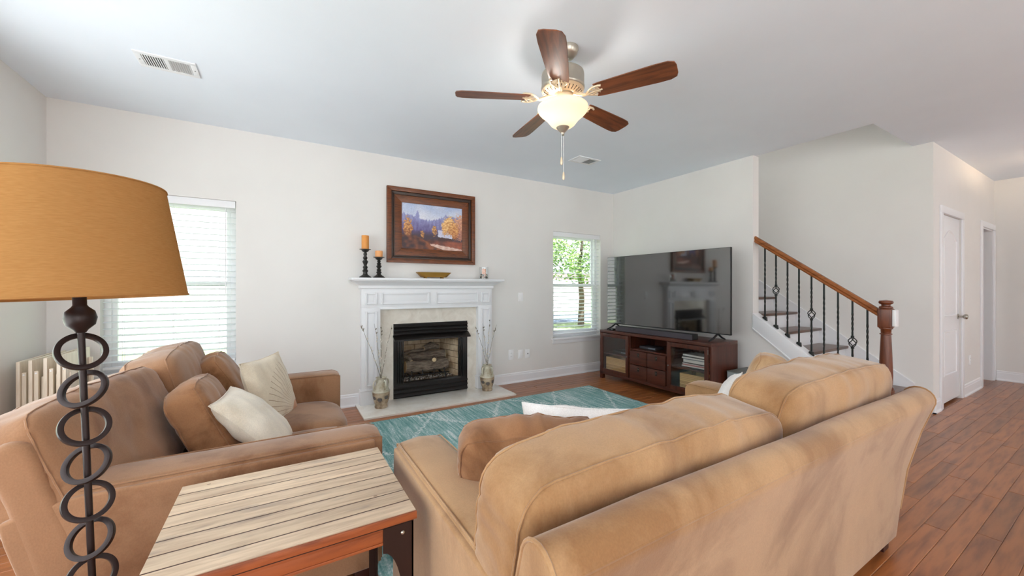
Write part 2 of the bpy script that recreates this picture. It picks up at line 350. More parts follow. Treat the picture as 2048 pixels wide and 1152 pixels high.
while y < YB + 0.02:
    x = XL - 0.02 - random.random() * 1.2
    while x < XE:
        L = random.uniform(0.55, 1.75); a, b = max(x, XL - 0.1), min(x + L, XE + 0.1); x += L
        if b - a < 0.05: continue
        yc = y + PW / 2; xc = (a + b) / 2
        vis = (b > 2.0 and 0.05 < yc < 1.3) or (yc > 3.65 and b > 0.3) or (3.2 < b and 2.0 < yc and a < XR) or (b > 0.3 and a < 0.5 and yc > 1.6)
        if a > XR and yc > YH + 0.1 and b < 7.5: vis = False
        if vis: planks.append((a, b, y))
        else: plank_mb(PW, a, b, y, rest)
    y += PW; row += 1
random.shuffle(planks); planks.sort(key=lambda p: p[2] > 1.4 and p[2] < 3.6)
for i, (a, b, y) in enumerate(planks):
    if i < 300: put('plank', pmesh, fl, (a, y, 0), None, (b - a, 1, 1))
    else: plank_mb(PW, a, b, y, rest)
tag(rest.build('remaining_planks', M['plank'], fl), kind='stuff')

# baseboards
def base_prof(h=0.135): return [(0, 0), (0.024, 0), (0.024, 0.012), (0.016, 0.022), (0.014, 0.03), (0.014, h - 0.03), (0.010, h - 0.022), (0.010, h - 0.008), (0.004, h), (0, h)]
def bb_y(mb, x0, x1, Y, sgn=-1): mb.prism([(Y + sgn * p, q) for p, q in base_prof()], 'x', x0, x1)
def bb_x(mb, y0, y1, X, sgn=-1): mb.prism([(X + sgn * p, q) for p, q in base_prof()], 'y', y0, y1)
mb = MB(); bb_y(mb, XL, 0.735, YB); bb_y(mb, 2.305, XR, YB); struct('baseboard_back', mb, M['trim'], 'white baseboard along the fireplace wall', 'baseboard')
mb = MB(); bb_x(mb, YR, YB, XL, 1); struct('baseboard_left', mb, M['trim'], 'white baseboard along the lamp side wall', 'baseboard')
mb = MB(); bb_x(mb, 1.30, YB, XR); struct('baseboard_right', mb, M['trim'], 'white baseboard under the television wall', 'baseboard')
mb = MB(); bb_x(mb, YH - 0.024, 1.33, XS); bb_y(mb, XS - 0.024, 5.85, YH); bb_y(mb, 6.79, 7.62, YH); struct('baseboard_hall', mb, M['trim'], 'white baseboard round the hall corner', 'baseboard')
mb = MB(); bb_x(mb, YR, YH - 0.02, XE); struct('baseboard_end', mb, M['trim'], 'white baseboard on the end wall of the hall', 'baseboard')

# windows
def window(i, axis_y, x0, x1, z0, z1, label, sill=True):
    w = thing('window_%d' % i, label, 'window', ((x0 + x1) / 2, axis_y, z0), kind='structure')
    hw = (x1 - x0) / 2; h = z1 - z0; f = 0.045
    fr = MB(); fr.box((-hw, 0.085, 0), (-hw + f, 0.155, h)); fr.box((hw - f, 0.085, 0), (hw, 0.155, h)); fr.box((-hw + f, 0.085, h - f), (hw - f, 0.155, h)); fr.box((-hw + f, 0.085, 0), (hw - f, 0.155, f))
    fr.build('window_frame', M['trim'], w, bevel=0.003)
    zm = h * 0.492
    for nm, a, b, yy in (('upper_sash', zm - 0.02, h - f, 0.125), ('lower_sash', f, zm + 0.025, 0.095)):
        s_ = MB(); q = 0.035; e = hw - f
        s_.box((-e, yy, a), (-e + q, yy + 0.03, b)); s_.box((e - q, yy, a), (e, yy + 0.03, b)); s_.box((-e + q, yy, a), (e - q, yy + 0.03, a + q)); s_.box((-e + q, yy, b - q), (e - q, yy + 0.03, b))
        so = s_.build(nm, M['trim'], w, bevel=0.003)
        B((-e + q, yy + 0.012, a + q), (e - q, yy + 0.017, b - q)).build('pane', M['screenpane'], so)
    B((-0.03, 0.085, zm + 0.025), (0.03, 0.10, zm + 0.04)).build('sash_lock', M['trim'], w, bevel=0.002)
    if sill:
        B((-hw - 0.035, -0.04, -0.028), (hw + 0.035, 0.0, 0.0)).build('window_sill', M['trim'], w, bevel=0.006)
        B((-hw, 0.0, -0.0005), (hw, 0.09, 0.001)).build('sill_board', M['trim'], w)
        B((-hw - 0.01, -0.014, -0.085), (hw + 0.01, 0.0, -0.028)).build('apron', M['trim'], w, bevel=0.004)
    return w
def blind(x0, x1, label):
    t = thing('window_blind', label, 'window blind', ((x0 + x1) / 2, YB + 0.045, WZ0 + 0.02), group='white slat blinds in the fireplace wall windows')
    hw = (x1 - x0) / 2 - 0.008; h = WZ1 - WZ0 - 0.02
    B((-hw, -0.03, h - 0.052), (hw, 0.03, h - 0.001)).build('headrail', M['trim'], t, bevel=0.003)
    B((-hw - 0.003, -0.038, h - 0.066), (hw + 0.003, -0.031, h - 0.002)).build('valance', M['trim'], t, bevel=0.002)
    sl = MB().prism([(-0.024, -0.0015), (0, 0.0012), (0.024, -0.0015), (0.024, 0.0008), (0, 0.0035), (-0.024, 0.0008)], 'x', -hw, hw).mesh('slat', M['slat'])
    n = 25; sp = (h - 0.115) / n
    for k in range(n): put('slat', sl, t, (0, 0, 0.045 + sp * (k + 0.5)), (math.radians(9), 0, 0))
    B((-hw, -0.024, 0.012), (hw, 0.024, 0.032)).build('bottom_rail', M['trim'], t, bevel=0.004)
    for x in (-hw + 0.12, 0.0, hw - 0.12):
        c = MB(); c.tube([(x, -0.027, 0.02), (x, -0.027, h - 0.05)], 0.0011, 5); c.tube([(x, 0.027, 0.02), (x, 0.027, h - 0.05)], 0.0011, 5); c.build('ladder_cord', M['trim'], t)
    MB().tube([(hw - 0.07, -0.04, h * 0.42), (hw - 0.07, -0.036, h - 0.07)], 0.004, 6).build('tilt_wand', M['trim'], t, smooth=True)
window(1, YB, WL[0], WL[1], WZ0, WZ1, 'white sash window behind the loveseat looking onto brick')
window(2, YB, WR[0], WR[1], WZ0, WZ1, 'white sash window beside the television looking onto a tree')
blind(WL[0], WL[1], 'white slat blind over the window behind the loveseat')
blind(WR[0], WR[1], 'white slat blind over the window beside the television')
k = 3
for a, b in BACKWIN:
    w = thing('window_%d' % k, 'wide plain window in the rear wall', 'window', ((a + b) / 2, YR, 0.2), kind='structure'); k += 1
    hw = (b - a) / 2; f = MB(); f.box((-hw, -0.14, 0), (-hw + 0.06, -0.06, 2.3)); f.box((hw - 0.06, -0.14, 0), (hw, -0.06, 2.3)); f.box((-hw, -0.14, 0), (hw, -0.06, 0.06)); f.box((-hw, -0.14, 2.24), (hw, -0.06, 2.3)); f.box((-0.03, -0.14, 0), (0.03, -0.06, 2.3))
    f.build('window_frame', M['trim'], w); B((-hw, -0.105, 0.03), (hw, -0.1, 2.27)).build('pane', M['pane'], w)
for a, b in LEFTWIN:
    w = thing('window_%d' % k, 'plain window in the lamp side wall', 'window', (XL, (a + b) / 2, 0.3), kind='structure'); k += 1
    hw = (b - a) / 2; f = MB(); f.box((-0.14, -hw, 0), (-0.06, -hw + 0.05, 2.1)); f.box((-0.14, hw - 0.05, 0), (-0.06, hw, 2.1)); f.box((-0.14, -hw, 0), (-0.06, hw, 0.05)); f.box((-0.14, -hw, 2.05), (-0.06, hw, 2.1)); f.box((-0.13, -hw, 1.03), (-0.07, hw, 1.07))
    for q in (-hw / 3, hw / 3): f.box((-0.15, q - 0.045, 0), (-0.02, q + 0.045, 2.1))
    f.build('window_frame', M['trim'], w); B((-0.105, -hw, 0.03), (-0.1, hw, 2.07)).build('pane', M['pane'], w)
w = thing('window_%d' % k, 'small window at the top of the stairs', 'window', (5.14, YB, 3.55), kind='structure')  # unseen window, added to light the stairwell
f = MB(); f.box((-0.44, 0.06, 0), (-0.39, 0.13, 1.4)); f.box((0.39, 0.06, 0), (0.44, 0.13, 1.4)); f.box((-0.44, 0.06, 0), (0.44, 0.13, 0.05)); f.box((-0.44, 0.06, 1.35), (0.44, 0.13, 1.4)); f.build('window_frame', M['trim'], w); B((-0.42, 0.09, 0.02), (0.42, 0.095, 1.38)).build('pane', M['pane'], w)

# ------------------------------------------------------------------ stairs
st = thing('staircase', 'white staircase with dark wooden treads behind the iron balusters', 'staircase', (XR, 1.25, 0), kind='structure')
st.location = (0, 0, 0)
def str_top(Y): return 0.986 - 0.74 * (2.319 - Y)
def str_bot(Y): return 0.819 - 0.77 * (2.319 - Y)
NT_ = 10
tm = B((XR + 0.10, -0.03, -0.030), (XS - 0.016, 0.262, 0)).mesh('tread', M['tread'], bevel=0.009, seg=3)
for k in range(NT_):
    Yk = 1.842 + 0.2555 * (k - 2); zk = 0.595 + 0.184 * (k - 2)
    put('tread', tm, st, (0, Yk + 0.03, zk))
    zl = 0 if k == 0 else zk - 0.184
    B((XR + 0.10, Yk + 0.03, zl), (XS - 0.016, Yk + 0.045, zk - 0.03)).build('riser', M['trim'], st)
YS0, YS1 = 1.29, 2.32
MB().prism([(YS0, max(0, str_bot(YS0))), (YS1, str_bot(YS1)), (YS1, str_top(YS1)), (YS0, str_top(YS0))], 'x', XR - 0.012, XR + 0.125).build('stringer', M['trim'], st, bevel=0.004)
MB().prism([(YS0, str_bot(YS0) - 0.012), (YS1, str_bot(YS1) - 0.012), (YS1, str_bot(YS1) + 0.006), (YS0, str_bot(YS0) + 0.006)], 'x', XR - 0.018, XR).build('stringer_moulding', M['trim'], st, bevel=0.003)
MB().prism([(1.30, 0), (2.32, 0), (2.32, str_bot(2.32)), (1.30, str_bot(1.30))], 'x', XR, XR + 0.11).build('under_stair_wall', M['wall'], st)
def skz(Y): return 0.304 + 0.722 * (Y - 1.336)
MB().prism([(1.30, 0), (1.30, skz(1.30)), (4.41, skz(4.41)), (4.41, skz(4.41) - 0.5), (1.75, 0)], 'x', XS - 0.015, XS).build('skirt_board', M['trim'], st)
MB().prism([(1.30, skz(1.30) - 0.02), (1.30, skz(1.30)), (4.41, skz(4.41)), (4.41, skz(4.41) - 0.02)], 'x', XS - 0.021, XS - 0.015).build('skirt_cap', M['trim'], st)

rl = thing('stair_railing', 'wooden handrail and newel with twisted black iron balusters', 'stair railing', (4.57, 1.234, 0))
def railz(Y): return 1.754 - 0.733 * (2.291 - Y)      # underside
prof = [(-0.030, 0.0), (-0.034, 0.012), (-0.026, 0.026), (-0.034, 0.040), (-0.030, 0.058), (-0.016, 0.068), (0.016, 0.068), (0.030, 0.058), (0.034, 0.040), (0.026, 0.026), (0.034, 0.012), (0.030, 0.0)]
mb = MB(); vs = []
for Y in (1.27, 2.45):
    vs += [(p, Y - 1.234, railz(Y) + q) for p, q in prof]
n = len(prof); mb.add(vs, [tuple(range(n)), tuple(range(n, 2 * n))] + [(i, (i + 1) % n, n + (i + 1) % n, n + i) for i in range(n)])
mb.build('handrail', M['rail'], rl, smooth=True)
MB().tube([(0.034, 2.40 - 1.234, railz(2.4) + 0.02), (0.06, 2.40 - 1.234, railz(2.4) - 0.02), (0.06, 2.40 - 1.234, railz(2.4) - 0.05)], 0.008, 6).build('rail_bracket', M['hinge'], rl, smooth=True)
nw = MB(); s_ = 0.047
nw.box((-s_, -s_, 0), (s_, s_, 0.37))
nwo = nw.build('newel_base', M['newel'], rl, bevel=0.006)
MB().lathe([(0.046, 0.37), (0.050, 0.38), (0.050, 0.392), (0.040, 0.40), (0.044, 0.43), (0.046, 0.50), (0.042, 0.66), (0.035, 0.84), (0.034, 0.852), (0.042, 0.856), (0.042, 0.864), (0.034, 0.868), (0.036, 0.90), (0.046, 0.908), (0.046, 0.92)], 28).build('newel_shaft', M['newel'], rl, smooth=True)
B((-s_, -s_, 0.915), (s_, s_, 1.085)).build('newel_block', M['newel'], rl, bevel=0.012, seg=3)
MB().lathe([(0.030, 1.082), (0.047, 1.088), (0.045, 1.100), (0.030, 1.108), (0.030, 1.118), (0.046, 1.128), (0.050, 1.140), (0.044, 1.152), (0.0, 1.160)], 28).build('newel_cap', M['newel'], rl, smooth=True)
B((-0.03, -0.074, 0.93), (0.04, -s_ + 0.001, 1.075)).build('white_bracket', M['plate'], rl, bevel=0.008)  # white plate on one side of the newel block
def iron_bar(h, basket):
    mb = MB(); r = 0.0088; seg = []
    def tw(z):
        a = 0.0
        for t0, t1 in (((0.50, 0.68), (0.10, 0.30)) if basket else ((0.46, 0.66), (0.16, 0.36))):
            u = min(1, max(0, (z - t0) / (t1 - t0))); a += u * 2 * PI * 1.0
        return a
    zs = [i * h / 64 for i in range(65)]; vs = []; fs = []; n = 4
    rows = []
    for z in zs:
        if basket and 0.362 < z < 0.448: rows.append(None); continue
        rows.append(len(vs)); a = tw(z) + PI / 4
        vs += [(r * math.cos(a + k * PI / 2), r * math.sin(a + k * PI / 2), z) for k in range(4)]
    for i in range(len(zs) - 1):
        if rows[i] is None or rows[i + 1] is None: continue
        fs += [(rows[i] + k, rows[i] + (k + 1) % 4, rows[i + 1] + (k + 1) % 4, rows[i + 1] + k) for k in range(4)]
    mb.add(vs, fs); return mb
Ys = [2.224, 2.114, 2.004, 1.899, 1.790, 1.686, 1.575, 1.466, 1.359]
HB = railz(1.8) - str_top(1.8)
bar_p = iron_bar(HB, False).mesh('baluster', M['iron']); bar_b = iron_bar(HB, True).mesh('baluster', M['iron'])
bk = MB()
for q in range(4):
    bk.tube([(0.034 * math.sin(PI * t) * math.cos(q * PI / 2 + t * 2.6), 0.034 * math.sin(PI * t) * math.sin(q * PI / 2 + t * 2.6), 0.355 + 0.10 * t) for t in [i / 12 for i in range(13)]], 0.0042, 6)
bk.lathe([(0.0, 0.345), (0.013, 0.345), (0.013, 0.362), (0.0, 0.362)], 10); bk.lathe([(0.0, 0.448), (0.013, 0.448), (0.013, 0.465), (0.0, 0.465)], 10)
bkm = bk.mesh('basket', M['iron'], smooth=True)
sh = MB(); sh.prism([(-0.021, -0.012), (0.021, 0.019), (0.016, 0.036), (-0.016, 0.030)], 'x', -0.017, 0.017)
shm = sh.mesh('shoe', M['iron'], bevel=0.003)
for i, Y in enumerate(Ys):
    b = put('baluster', bar_b if i in (1, 4, 7) else bar_p, rl, (0, Y - 1.234, str_top(Y)))
    if i in (1, 4, 7): put('basket', bkm, b)
    put('shoe', shm, b)

# ------------------------------------------------------------------ hall door, opening
d = thing('door_1', 'white closet door with arched panel in the hall wall', 'door', (5.935, YH, 0), kind='structure')
W_ = 0.765
db = B((0.004, 0.012, 0.028), (W_ - 0.004, 0.047, 2.046)).build('door_slab', M['trim'], d, bevel=0.002)
def arch(x0, x1, z0, z1, rise, n=10):
    pts = [(x0, z0), (x1, z0), (x1, z1)]
    for i in range(1, n): t = i / n; pts.append((x1 + (x0 - x1) * t, z1 + rise * math.sin(PI * t) ** 1.3))
    return pts + [(x0, z1)]
def door_panel(pts):
    cx = sum(p[0] for p in pts) / len(pts); cz = sum(p[1] for p in pts) / len(pts)
    def inset(e):
        out = []
        xs = [p[0] for p in pts]; zs = [p[1] for p in pts]; sx = (max(xs) - min(xs) - 2 * e) / (max(xs) - min(xs)); sz = (max(zs) - min(zs) - 2 * e) / (max(zs) - min(zs)); mx = (max(xs) + min(xs)) / 2; mz = (max(zs) + min(zs)) / 2
        return [(mx + (x - mx) * sx, mz + (z - mz) * sz) for x, z in pts]
    mb = MB(); n = len(pts); rings = [(0, 0.012), (0.004, 0.004), (0.016, 0.004), (0.022, 0.011), (0.05, 0.007)]; vs = []
    for e, yy in rings: vs += [(x, yy, z) for x, z in inset(e)]
    fs = []
    for r in range(len(rings) - 1): fs += [(r * n + i, r * n + (i + 1) % n, (r + 1) * n + (i + 1) % n, (r + 1) * n + i) for i in range(n)]
    fs.append(tuple(range((len(rings) - 1) * n, len(rings) * n))); mb.add(vs, fs); mb.build('door_panel', M['trim'], d)
door_panel(arch(0.125, 0.64, 0.95, 1.80, 0.10)); door_panel([(0.125, 0.31), (0.64, 0.31), (0.64, 0.80), (0.125, 0.80)])
cs = MB()
for x0, x1, z0, z1 in ((-0.075, 0, 0, 2.05), (W_, W_ + 0.075, 0, 2.05), (-0.075, W_ + 0.075, 2.05, 2.125)): cs.box((x0, -0.018, z0), (x1, 0.0, z1))
cs.build('door_casing', M['trim'], d, bevel=0.005)
for z in (0.30, 1.06, 1.80): B((-0.006, -0.004, z - 0.045), (0.012, 0.012, z + 0.045)).build('hinge', M['hinge'], d, bevel=0.002)
kb = MB(); kb.tube([(0.70, 0.012, 0.94), (0.70, 0.004, 0.94)], 0.03, 16); kb.tube([(0.70, 0.004, 0.94), (0.70, -0.03, 0.94)], 0.011, 12); kb.tube([(0.70, -0.028, 0.94), (0.70, -0.036, 0.94), (0.70, -0.052, 0.94), (0.70, -0.064, 0.94), (0.70, -0.068, 0.94)], [0.012, 0.024, 0.030, 0.024, 0.008], 16); kb.build('door_knob', M['nickel'], d, smooth=True)
d2 = thing('door_2', 'open cased doorway at the end of the hall', 'doorway', (7.71, YH, 0), kind='structure')
cs = MB()
for x0, x1, z0, z1 in ((-0.075, 0, 0, 2.05), (0.65, 0.725, 0, 2.05), (-0.075, 0.725, 2.05, 2.125)): cs.box((x0, -0.018, z0), (x1, 0.0, z1))
cs.build('door_casing', M['trim'], d2, bevel=0.005)
cs = MB(); cs.box((0, 0, 0), (0.015, 0.12, 2.05)); cs.box((0.635, 0, 0), (0.65, 0.12, 2.05)); cs.box((0.015, 0, 2.035), (0.635, 0.12, 2.05)); cs.build('jamb', M['trim'], d2)

# switch plates and outlets
def plate(x, z, w, h, label, kind_, Y=YB, grp='wall plates by the fireplace'):
    t = thing('wall_plate', label, 'wall plate', (x, Y, z), group=grp)
    B((-w / 2, -0.007, -h / 2), (w / 2, 0, h / 2)).build('plate', M['plate'], t, bevel=0.002)
    if kind_ == 'rocker': B((-0.017, -0.011, -0.034), (0.017, -0.006, 0.034)).build('rocker', M['plate'], t, bevel=0.002)
    elif kind_ == 'coax': MB().tube([(0, -0.006, 0), (0, -0.016, 0)], 0.006, 10).build('jack', M['black'], t)
    elif kind_ == 'outlet':
        for q in (-0.02, 0.02):
            o = B((-0.016, -0.010, q - 0.014), (0.016, -0.006, q + 0.014)).build('socket', M['plate'], t, bevel=0.002)
            sl = MB(); sl.box((-0.008, -0.0105, q - 0.004), (-0.006, -0.0099, q + 0.006)); sl.box((0.006, -0.0105, q - 0.004), (0.008, -0.0099, q + 0.006)); sl.build('slots', M['black'], o)
plate(2.78, 1.143, 0.072, 0.115, 'white rocker switch on the wall right of the mantel', 'rocker')
plate(2.63, 0.378, 0.078, 0.135, 'white outlet plate nearest the fireplace, lowest row', 'outlet')
plate(2.777, 0.375, 0.072, 0.115, 'white blank plate between the outlet and the cable jack', 'rocker')
plate(2.89, 0.372, 0.072, 0.115, 'white plate with a dark cable jack below the window', 'coax')
plate(7.1, 0.40, 0.072, 0.115, 'white outlet in the hall beside the closet door', 'outlet', YH, 'hall outlets')

# ------------------------------------------------------------------ fireplace
fp = thing('fireplace', 'white panelled mantel with cream marble surround and black firebox', 'fireplace', (1.515, YB, 0))
X0, X1 = 0.738 - 1.515, 2.295 - 1.515; I0, I1 = 0.932 - 1.515, 2.105 - 1.515; PF = -0.09
for a, b in ((X0, I0), (I1, X1)):
    p = B((a, PF, 0.02), (b, 0, 1.05)).build('pilaster', M['mantel'], fp, bevel=0.003)
    cx = (a + b) / 2
    def frame(p, x0, x1, z0, z1, w=0.020, t=0.018, y=PF):
        mb = MB()
        for q0, q1, r0, r1 in ((x0, x0 + w, z0, z1), (x1 - w, x1, z0, z1), (x0 + w, x1 - w, z0, z0 + w), (x0 + w, x1 - w, z1 - w, z1)): mb.box((q0, y - t, r0), (q1, y, r1))
        mb.build('panel_moulding', M['mantel'], p, bevel=0.005)
        mb = MB(); w2 = w + 0.014
        mb.box((x0 + w2, y - 0.004, z0 + w2), (x1 - w2, y, z1 - w2)); mb.build('inset_panel', M['mantel'], p, bevel=0.002)
    frame(p, cx - 0.062, cx + 0.062, 0.215, 1.015)
    B((a - 0.012, PF - 0.012, 0.02), (b + (0.012 if b == X1 else 0.0), -0.0, 0.165)).build('plinth', M['mantel'], p, bevel=0.004)
    B((a - 0.016, PF - 0.018, 0.165), (b + (0.016 if b == X1 else 0.0), -0.0, 0.178)).build('plinth_cap', M['mantel'], p, bevel=0.004)
fz = B((X0, PF, 1.05), (X1, 0, 1.265)).build('frieze', M['mantel'], fp, bevel=0.003)
for a, b in ((X0 + 0.035, I0 - 0.035), (I0 + 0.005, -0.035), (0.035, I1 - 0.005), (I1 + 0.035, X1 - 0.035)): frame(fz, a, b, 1.085, 1.215)
B((I0, PF - 0.004, 1.03), (I1, 0, 1.052)).build('inner_lintel', M['mantel'], fp, bevel=0.003)
cr = MB(); cprof = [(0, 1.255), (0.10, 1.255), (0.106, 1.262), (0.106, 1.290), (0.118, 1.298), (0.135, 1.312), (0.165, 1.330), (0.185, 1.336), (0.185, 1.345), (0, 1.345)]
rings = []; vs = []
for yy, z in cprof:
    o = max(0, yy - 0.09); vs += [(X0 - o, 0, z), (X0 - o, -yy, z), (X1 + o, -yy, z), (X1 + o, 0, z)]
n = len(cprof); fs = []
for i in range(n - 1): fs += [(i * 4 + q, i * 4 + q + 1, i * 4 + 5 + q, i * 4 + 4 + q) for q in range(3)]
cr.add(vs, fs); cr.build('crown_moulding', M['mantel'], fp)
B((-0.895, -0.215, 1.345), (0.895, 0, 1.372)).build('mantel_shelf', M['mantel'], fp, bevel=0.007, seg=3)
sm = MB(); sm.box((I0, -0.03, 0.02), (1.085 - 1.515, 0, 1.035)); sm.box((1.985 - 1.515, -0.03, 0.02), (I1, 0, 1.035)); sm.box((1.085 - 1.515, -0.03, 0.862), (1.985 - 1.515, 0, 1.035)); sm.build('marble_surround', M['stone'], fp)
B((0.688 - 1.515, 3.884 - YB, 0), (2.385 - 1.515, 0, 0.02)).build('hearth_slab', M['hearthstone'], fp, bevel=0.003)
# black metal insert
FX0, FX1 = -0.43, 0.47; OX0, OX1 = -0.335, 0.375
ins = MB(); ins.box((FX0, -0.032, 0.022), (OX0, 0.03, 0.862)); ins.box((OX1, -0.032, 0.022), (FX1, 0.03, 0.862)); ins.box((OX0, -0.032, 0.70), (OX1, 0.03, 0.862)); ins.box((OX0, -0.032, 0.022), (OX1, 0.03, 0.19)); ino = ins.build('firebox_frame', M['fbblack'], fp, bevel=0.002)
lv = MB().prism([(-0.050, 0.0), (-0.030, 0.030), (-0.030, 0.036), (-0.054, 0.004)], 'x', FX0 + 0.004, FX1 - 0.004).mesh('louvre', M['fbblack'])
for z in (0.745, 0.785, 0.822): put('louvre', lv, ino, (0, 0, z))
for z in (0.035, 0.085, 0.135): put('louvre', lv, ino, (0, 0, z))
MB().prism([(-0.032, 0.715), (-0.032, 0.735), (-0.105, 0.690), (-0.110, 0.672), (-0.100, 0.672)], 'x', FX0 - 0.006, FX1 + 0.010).build('hood', M['fbblack'], ino)
for a, b in ((OX0 - 0.02, OX0 + 0.0), (OX1, OX1 + 0.02)):
    q = MB()
    for i in range(3): q.box((a - 0.03 + i * 0.026, -0.045, 0.19), (a - 0.014 + i * 0.026, -0.030, 0.69))
    q.build('mesh_screen_fold', M['fbblack'], ino, bevel=0.003)
M['fbrick'] = mat('cream_fire_brick', rgb(214, 190, 156), 0.9); _t = NT(M['fbrick']); _v = _t.coord('World'); _t.base(_t.ramp(_t.noise(_v, 9, 5), [(0.3, rgb(176, 146, 112)), (0.65, rgb(226, 206, 176))]))
M['soot'] = mat('firebox_mortar', rgb(120, 96, 74), 0.9)
fb = MB(); D = 0.40
fb.add([(OX0, 0.03, 0.10), (OX0 + 0.10, D, 0.10), (OX1 - 0.10, D, 0.10), (OX1, 0.03, 0.10), (OX0, 0.03, 0.84), (OX0 + 0.10, D, 0.84), (OX1 - 0.10, D, 0.84), (OX1, 0.03, 0.84)], [(0, 1, 5, 4), (1, 2, 6, 5), (2, 3, 7, 6), (0, 3, 2, 1), (4, 5, 6, 7)])
fbo = fb.build('firebox_lining', M['soot'], fp)
# fire bricks stand proud of the mortar lining
hb, wb = 0.075, 0.17
bm_b = B((0.003, -0.006, 0.003), (wb - 0.003, 0, hb - 0.003)).mesh('brick', M['fbrick'], bevel=0.002, seg=1)
for r in range(8):
    z = 0.18 + r * hb
    xx = OX0 + 0.10 - (wb / 2 if r % 2 else 0)
    while xx < OX1 - 0.10:
        a = max(xx, OX0 + 0.10); b = min(xx + wb, OX1 - 0.10)
        if b - a > 0.02: put('brick', bm_b, fbo, (a, D, z), None, ((b - a) / wb, 1, 1))
        xx += wb
    ln = math.hypot(0.10, D - 0.03); ang = math.atan2(D - 0.03, -0.10)
    for side in (0, 1):
        s0 = 0 - (wb / 2 if r % 2 else 0)
        while s0 < ln:
            a = max(0, s0); b = min(ln, s0 + wb)
            if b - a > 0.02:
                if side: o = put('brick', bm_b, fbo, (OX1 - 0.10 * a / ln, 0.03 + (D - 0.03) * a / ln, z), (0, 0, ang), ((b - a) / wb, -1, 1))
                else: o = put('brick', bm_b, fbo, (OX0 + 0.10 * a / ln, 0.03 + (D - 0.03) * a / ln, z), (0, 0, PI - ang), ((b - a) / wb, 1, 1))
            s0 += wb
M['log'] = mat('grey_bark_log', rgb(110, 96, 84), 0.95); _t = NT(M['log']); _v = _t.coord('Object', (3, 22, 22)); _f = _t.noise(_v, 3, 5, 0.7); _t.base(_t.ramp(_f, [(0.3, rgb(58, 46, 38)), (0.5, rgb(122, 108, 94)), (0.7, rgb(168, 152, 132))])); _t.bump(_f, 0.9, 0.02)
M['logend'] = mat('pale_cut_log_end', rgb(214, 190, 150), 0.9)
lg = thing('gas_log_set', 'grey ceramic logs on a black grate inside the firebox', 'gas logs', (1.515, YB + 0.16, 0.10))
def logm(pts, rr, name='log', ends=True):
    mb = MB(); n = 12; P2 = []; R2 = []
    for i in range(len(pts) - 1):
        for t in (0, 0.25, 0.5, 0.75): P2.append(Vector(pts[i]).lerp(Vector(pts[i + 1]), t)); R2.append(rr[i] * (1 - t) + rr[i + 1] * t)
    P2.append(Vector(pts[-1])); R2.append(rr[-1])
    mb.tube(P2, R2, n); mb.v = [tuple(Vector(v) + Vector((noise.noise(Vector(v) * 14), noise.noise(Vector(v) * 14 + Vector((7, 0, 0))), noise.noise(Vector(v) * 14 + Vector((0, 9, 0))))) * 0.010) for v in mb.v]
    o = mb.build(name, M['log'], lg, smooth=True)
    if ends:
        for e, dd in ((P2[0], P2[0] - P2[1]), (P2[-1], P2[-1] - P2[-2])):
            dd = dd.normalized(); MB().tube([e - dd * 0.004, e + dd * 0.006], (R2[0] if e is P2[0] else R2[-1]) * 0.86, 12).build('cut_end', M['logend'], o)
    return o
logm([(-0.25, -0.03, 0.235), (0.0, -0.04, 0.225), (0.26, -0.03, 0.235)], [0.078, 0.072, 0.07])
logm([(-0.18, 0.06, 0.33), (0.05, 0.05, 0.335), (0.26, 0.05, 0.33)], [0.05, 0.055, 0.06])
logm([(-0.24, 0.10, 0.37), (-0.05, 0.09, 0.40), (0.06, 0.12, 0.40)], [0.02, 0.022, 0.02])
logm([(0.02, 0.10, 0.42), (0.10, 0.09, 0.445), (0.20, 0.11, 0.42)], [0.035, 0.05, 0.035])
logm([(-0.27, 0.04, 0.36), (-0.21, -0.02, 0.35), (-0.19, -0.05, 0.30)], [0.02, 0.025, 0.028])
logm([(0.08, -0.09, 0.30), (0.12, 0.0, 0.31)], [0.028, 0.03])
gt = MB()
for x in (-0.2, -0.07, 0.07, 0.2): gt.tube([(x, -0.11, 0.20), (x, -0.12, 0.14), (x, -0.06, 0.13), (x, 0.12, 0.13)], 0.007, 6)
gt.tube([(-0.26, -0.12, 0.145), (0.26, -0.12, 0.145)], 0.007, 6)
for x in (-0.22, 0.22): gt.tube([(x, -0.11, 0.14), (x - 0.02, -0.13, 0.0)], 0.007, 6); gt.tube([(x, 0.1, 0.14), (x, 0.1, 0.0)], 0.007, 6)
gt.build('grate', M['black'], lg, smooth=True)
em = MB()
for i in range(420):
    x = random.uniform(-0.3, 0.32); yy = random.uniform(-0.115, 0.06); r = random.uniform(0.004, 0.009); z = 0.085 + random.random() * 0.012
    em.add([(x - r, yy, z), (x, yy - r, z), (x + r, yy, z), (x, yy + r, z), (x, yy, z + r), (x, yy, z - r)], [(0, 1, 4), (1, 2, 4), (2, 3, 4), (3, 0, 4), (1, 0, 5), (2, 1, 5), (3, 2, 5), (0, 3, 5)])
M['ember'] = mat('grey_ember_rock', rgb(150, 146, 140), 0.95); _t = NT(M['ember']); _g = _t.n('ShaderNodeNewGeometry'); _t.base(_t.ramp(_g.outputs['Random Per Island'], [(0.2, rgb(50, 46, 44)), (0.8, rgb(206, 200, 192))]))
tag(em.build('embers', M['ember'], lg), kind='stuff')
B((-0.30, -0.125, 0.001), (0.33, 0.07, 0.086)).build('ember_bed', M['soot'], lg)

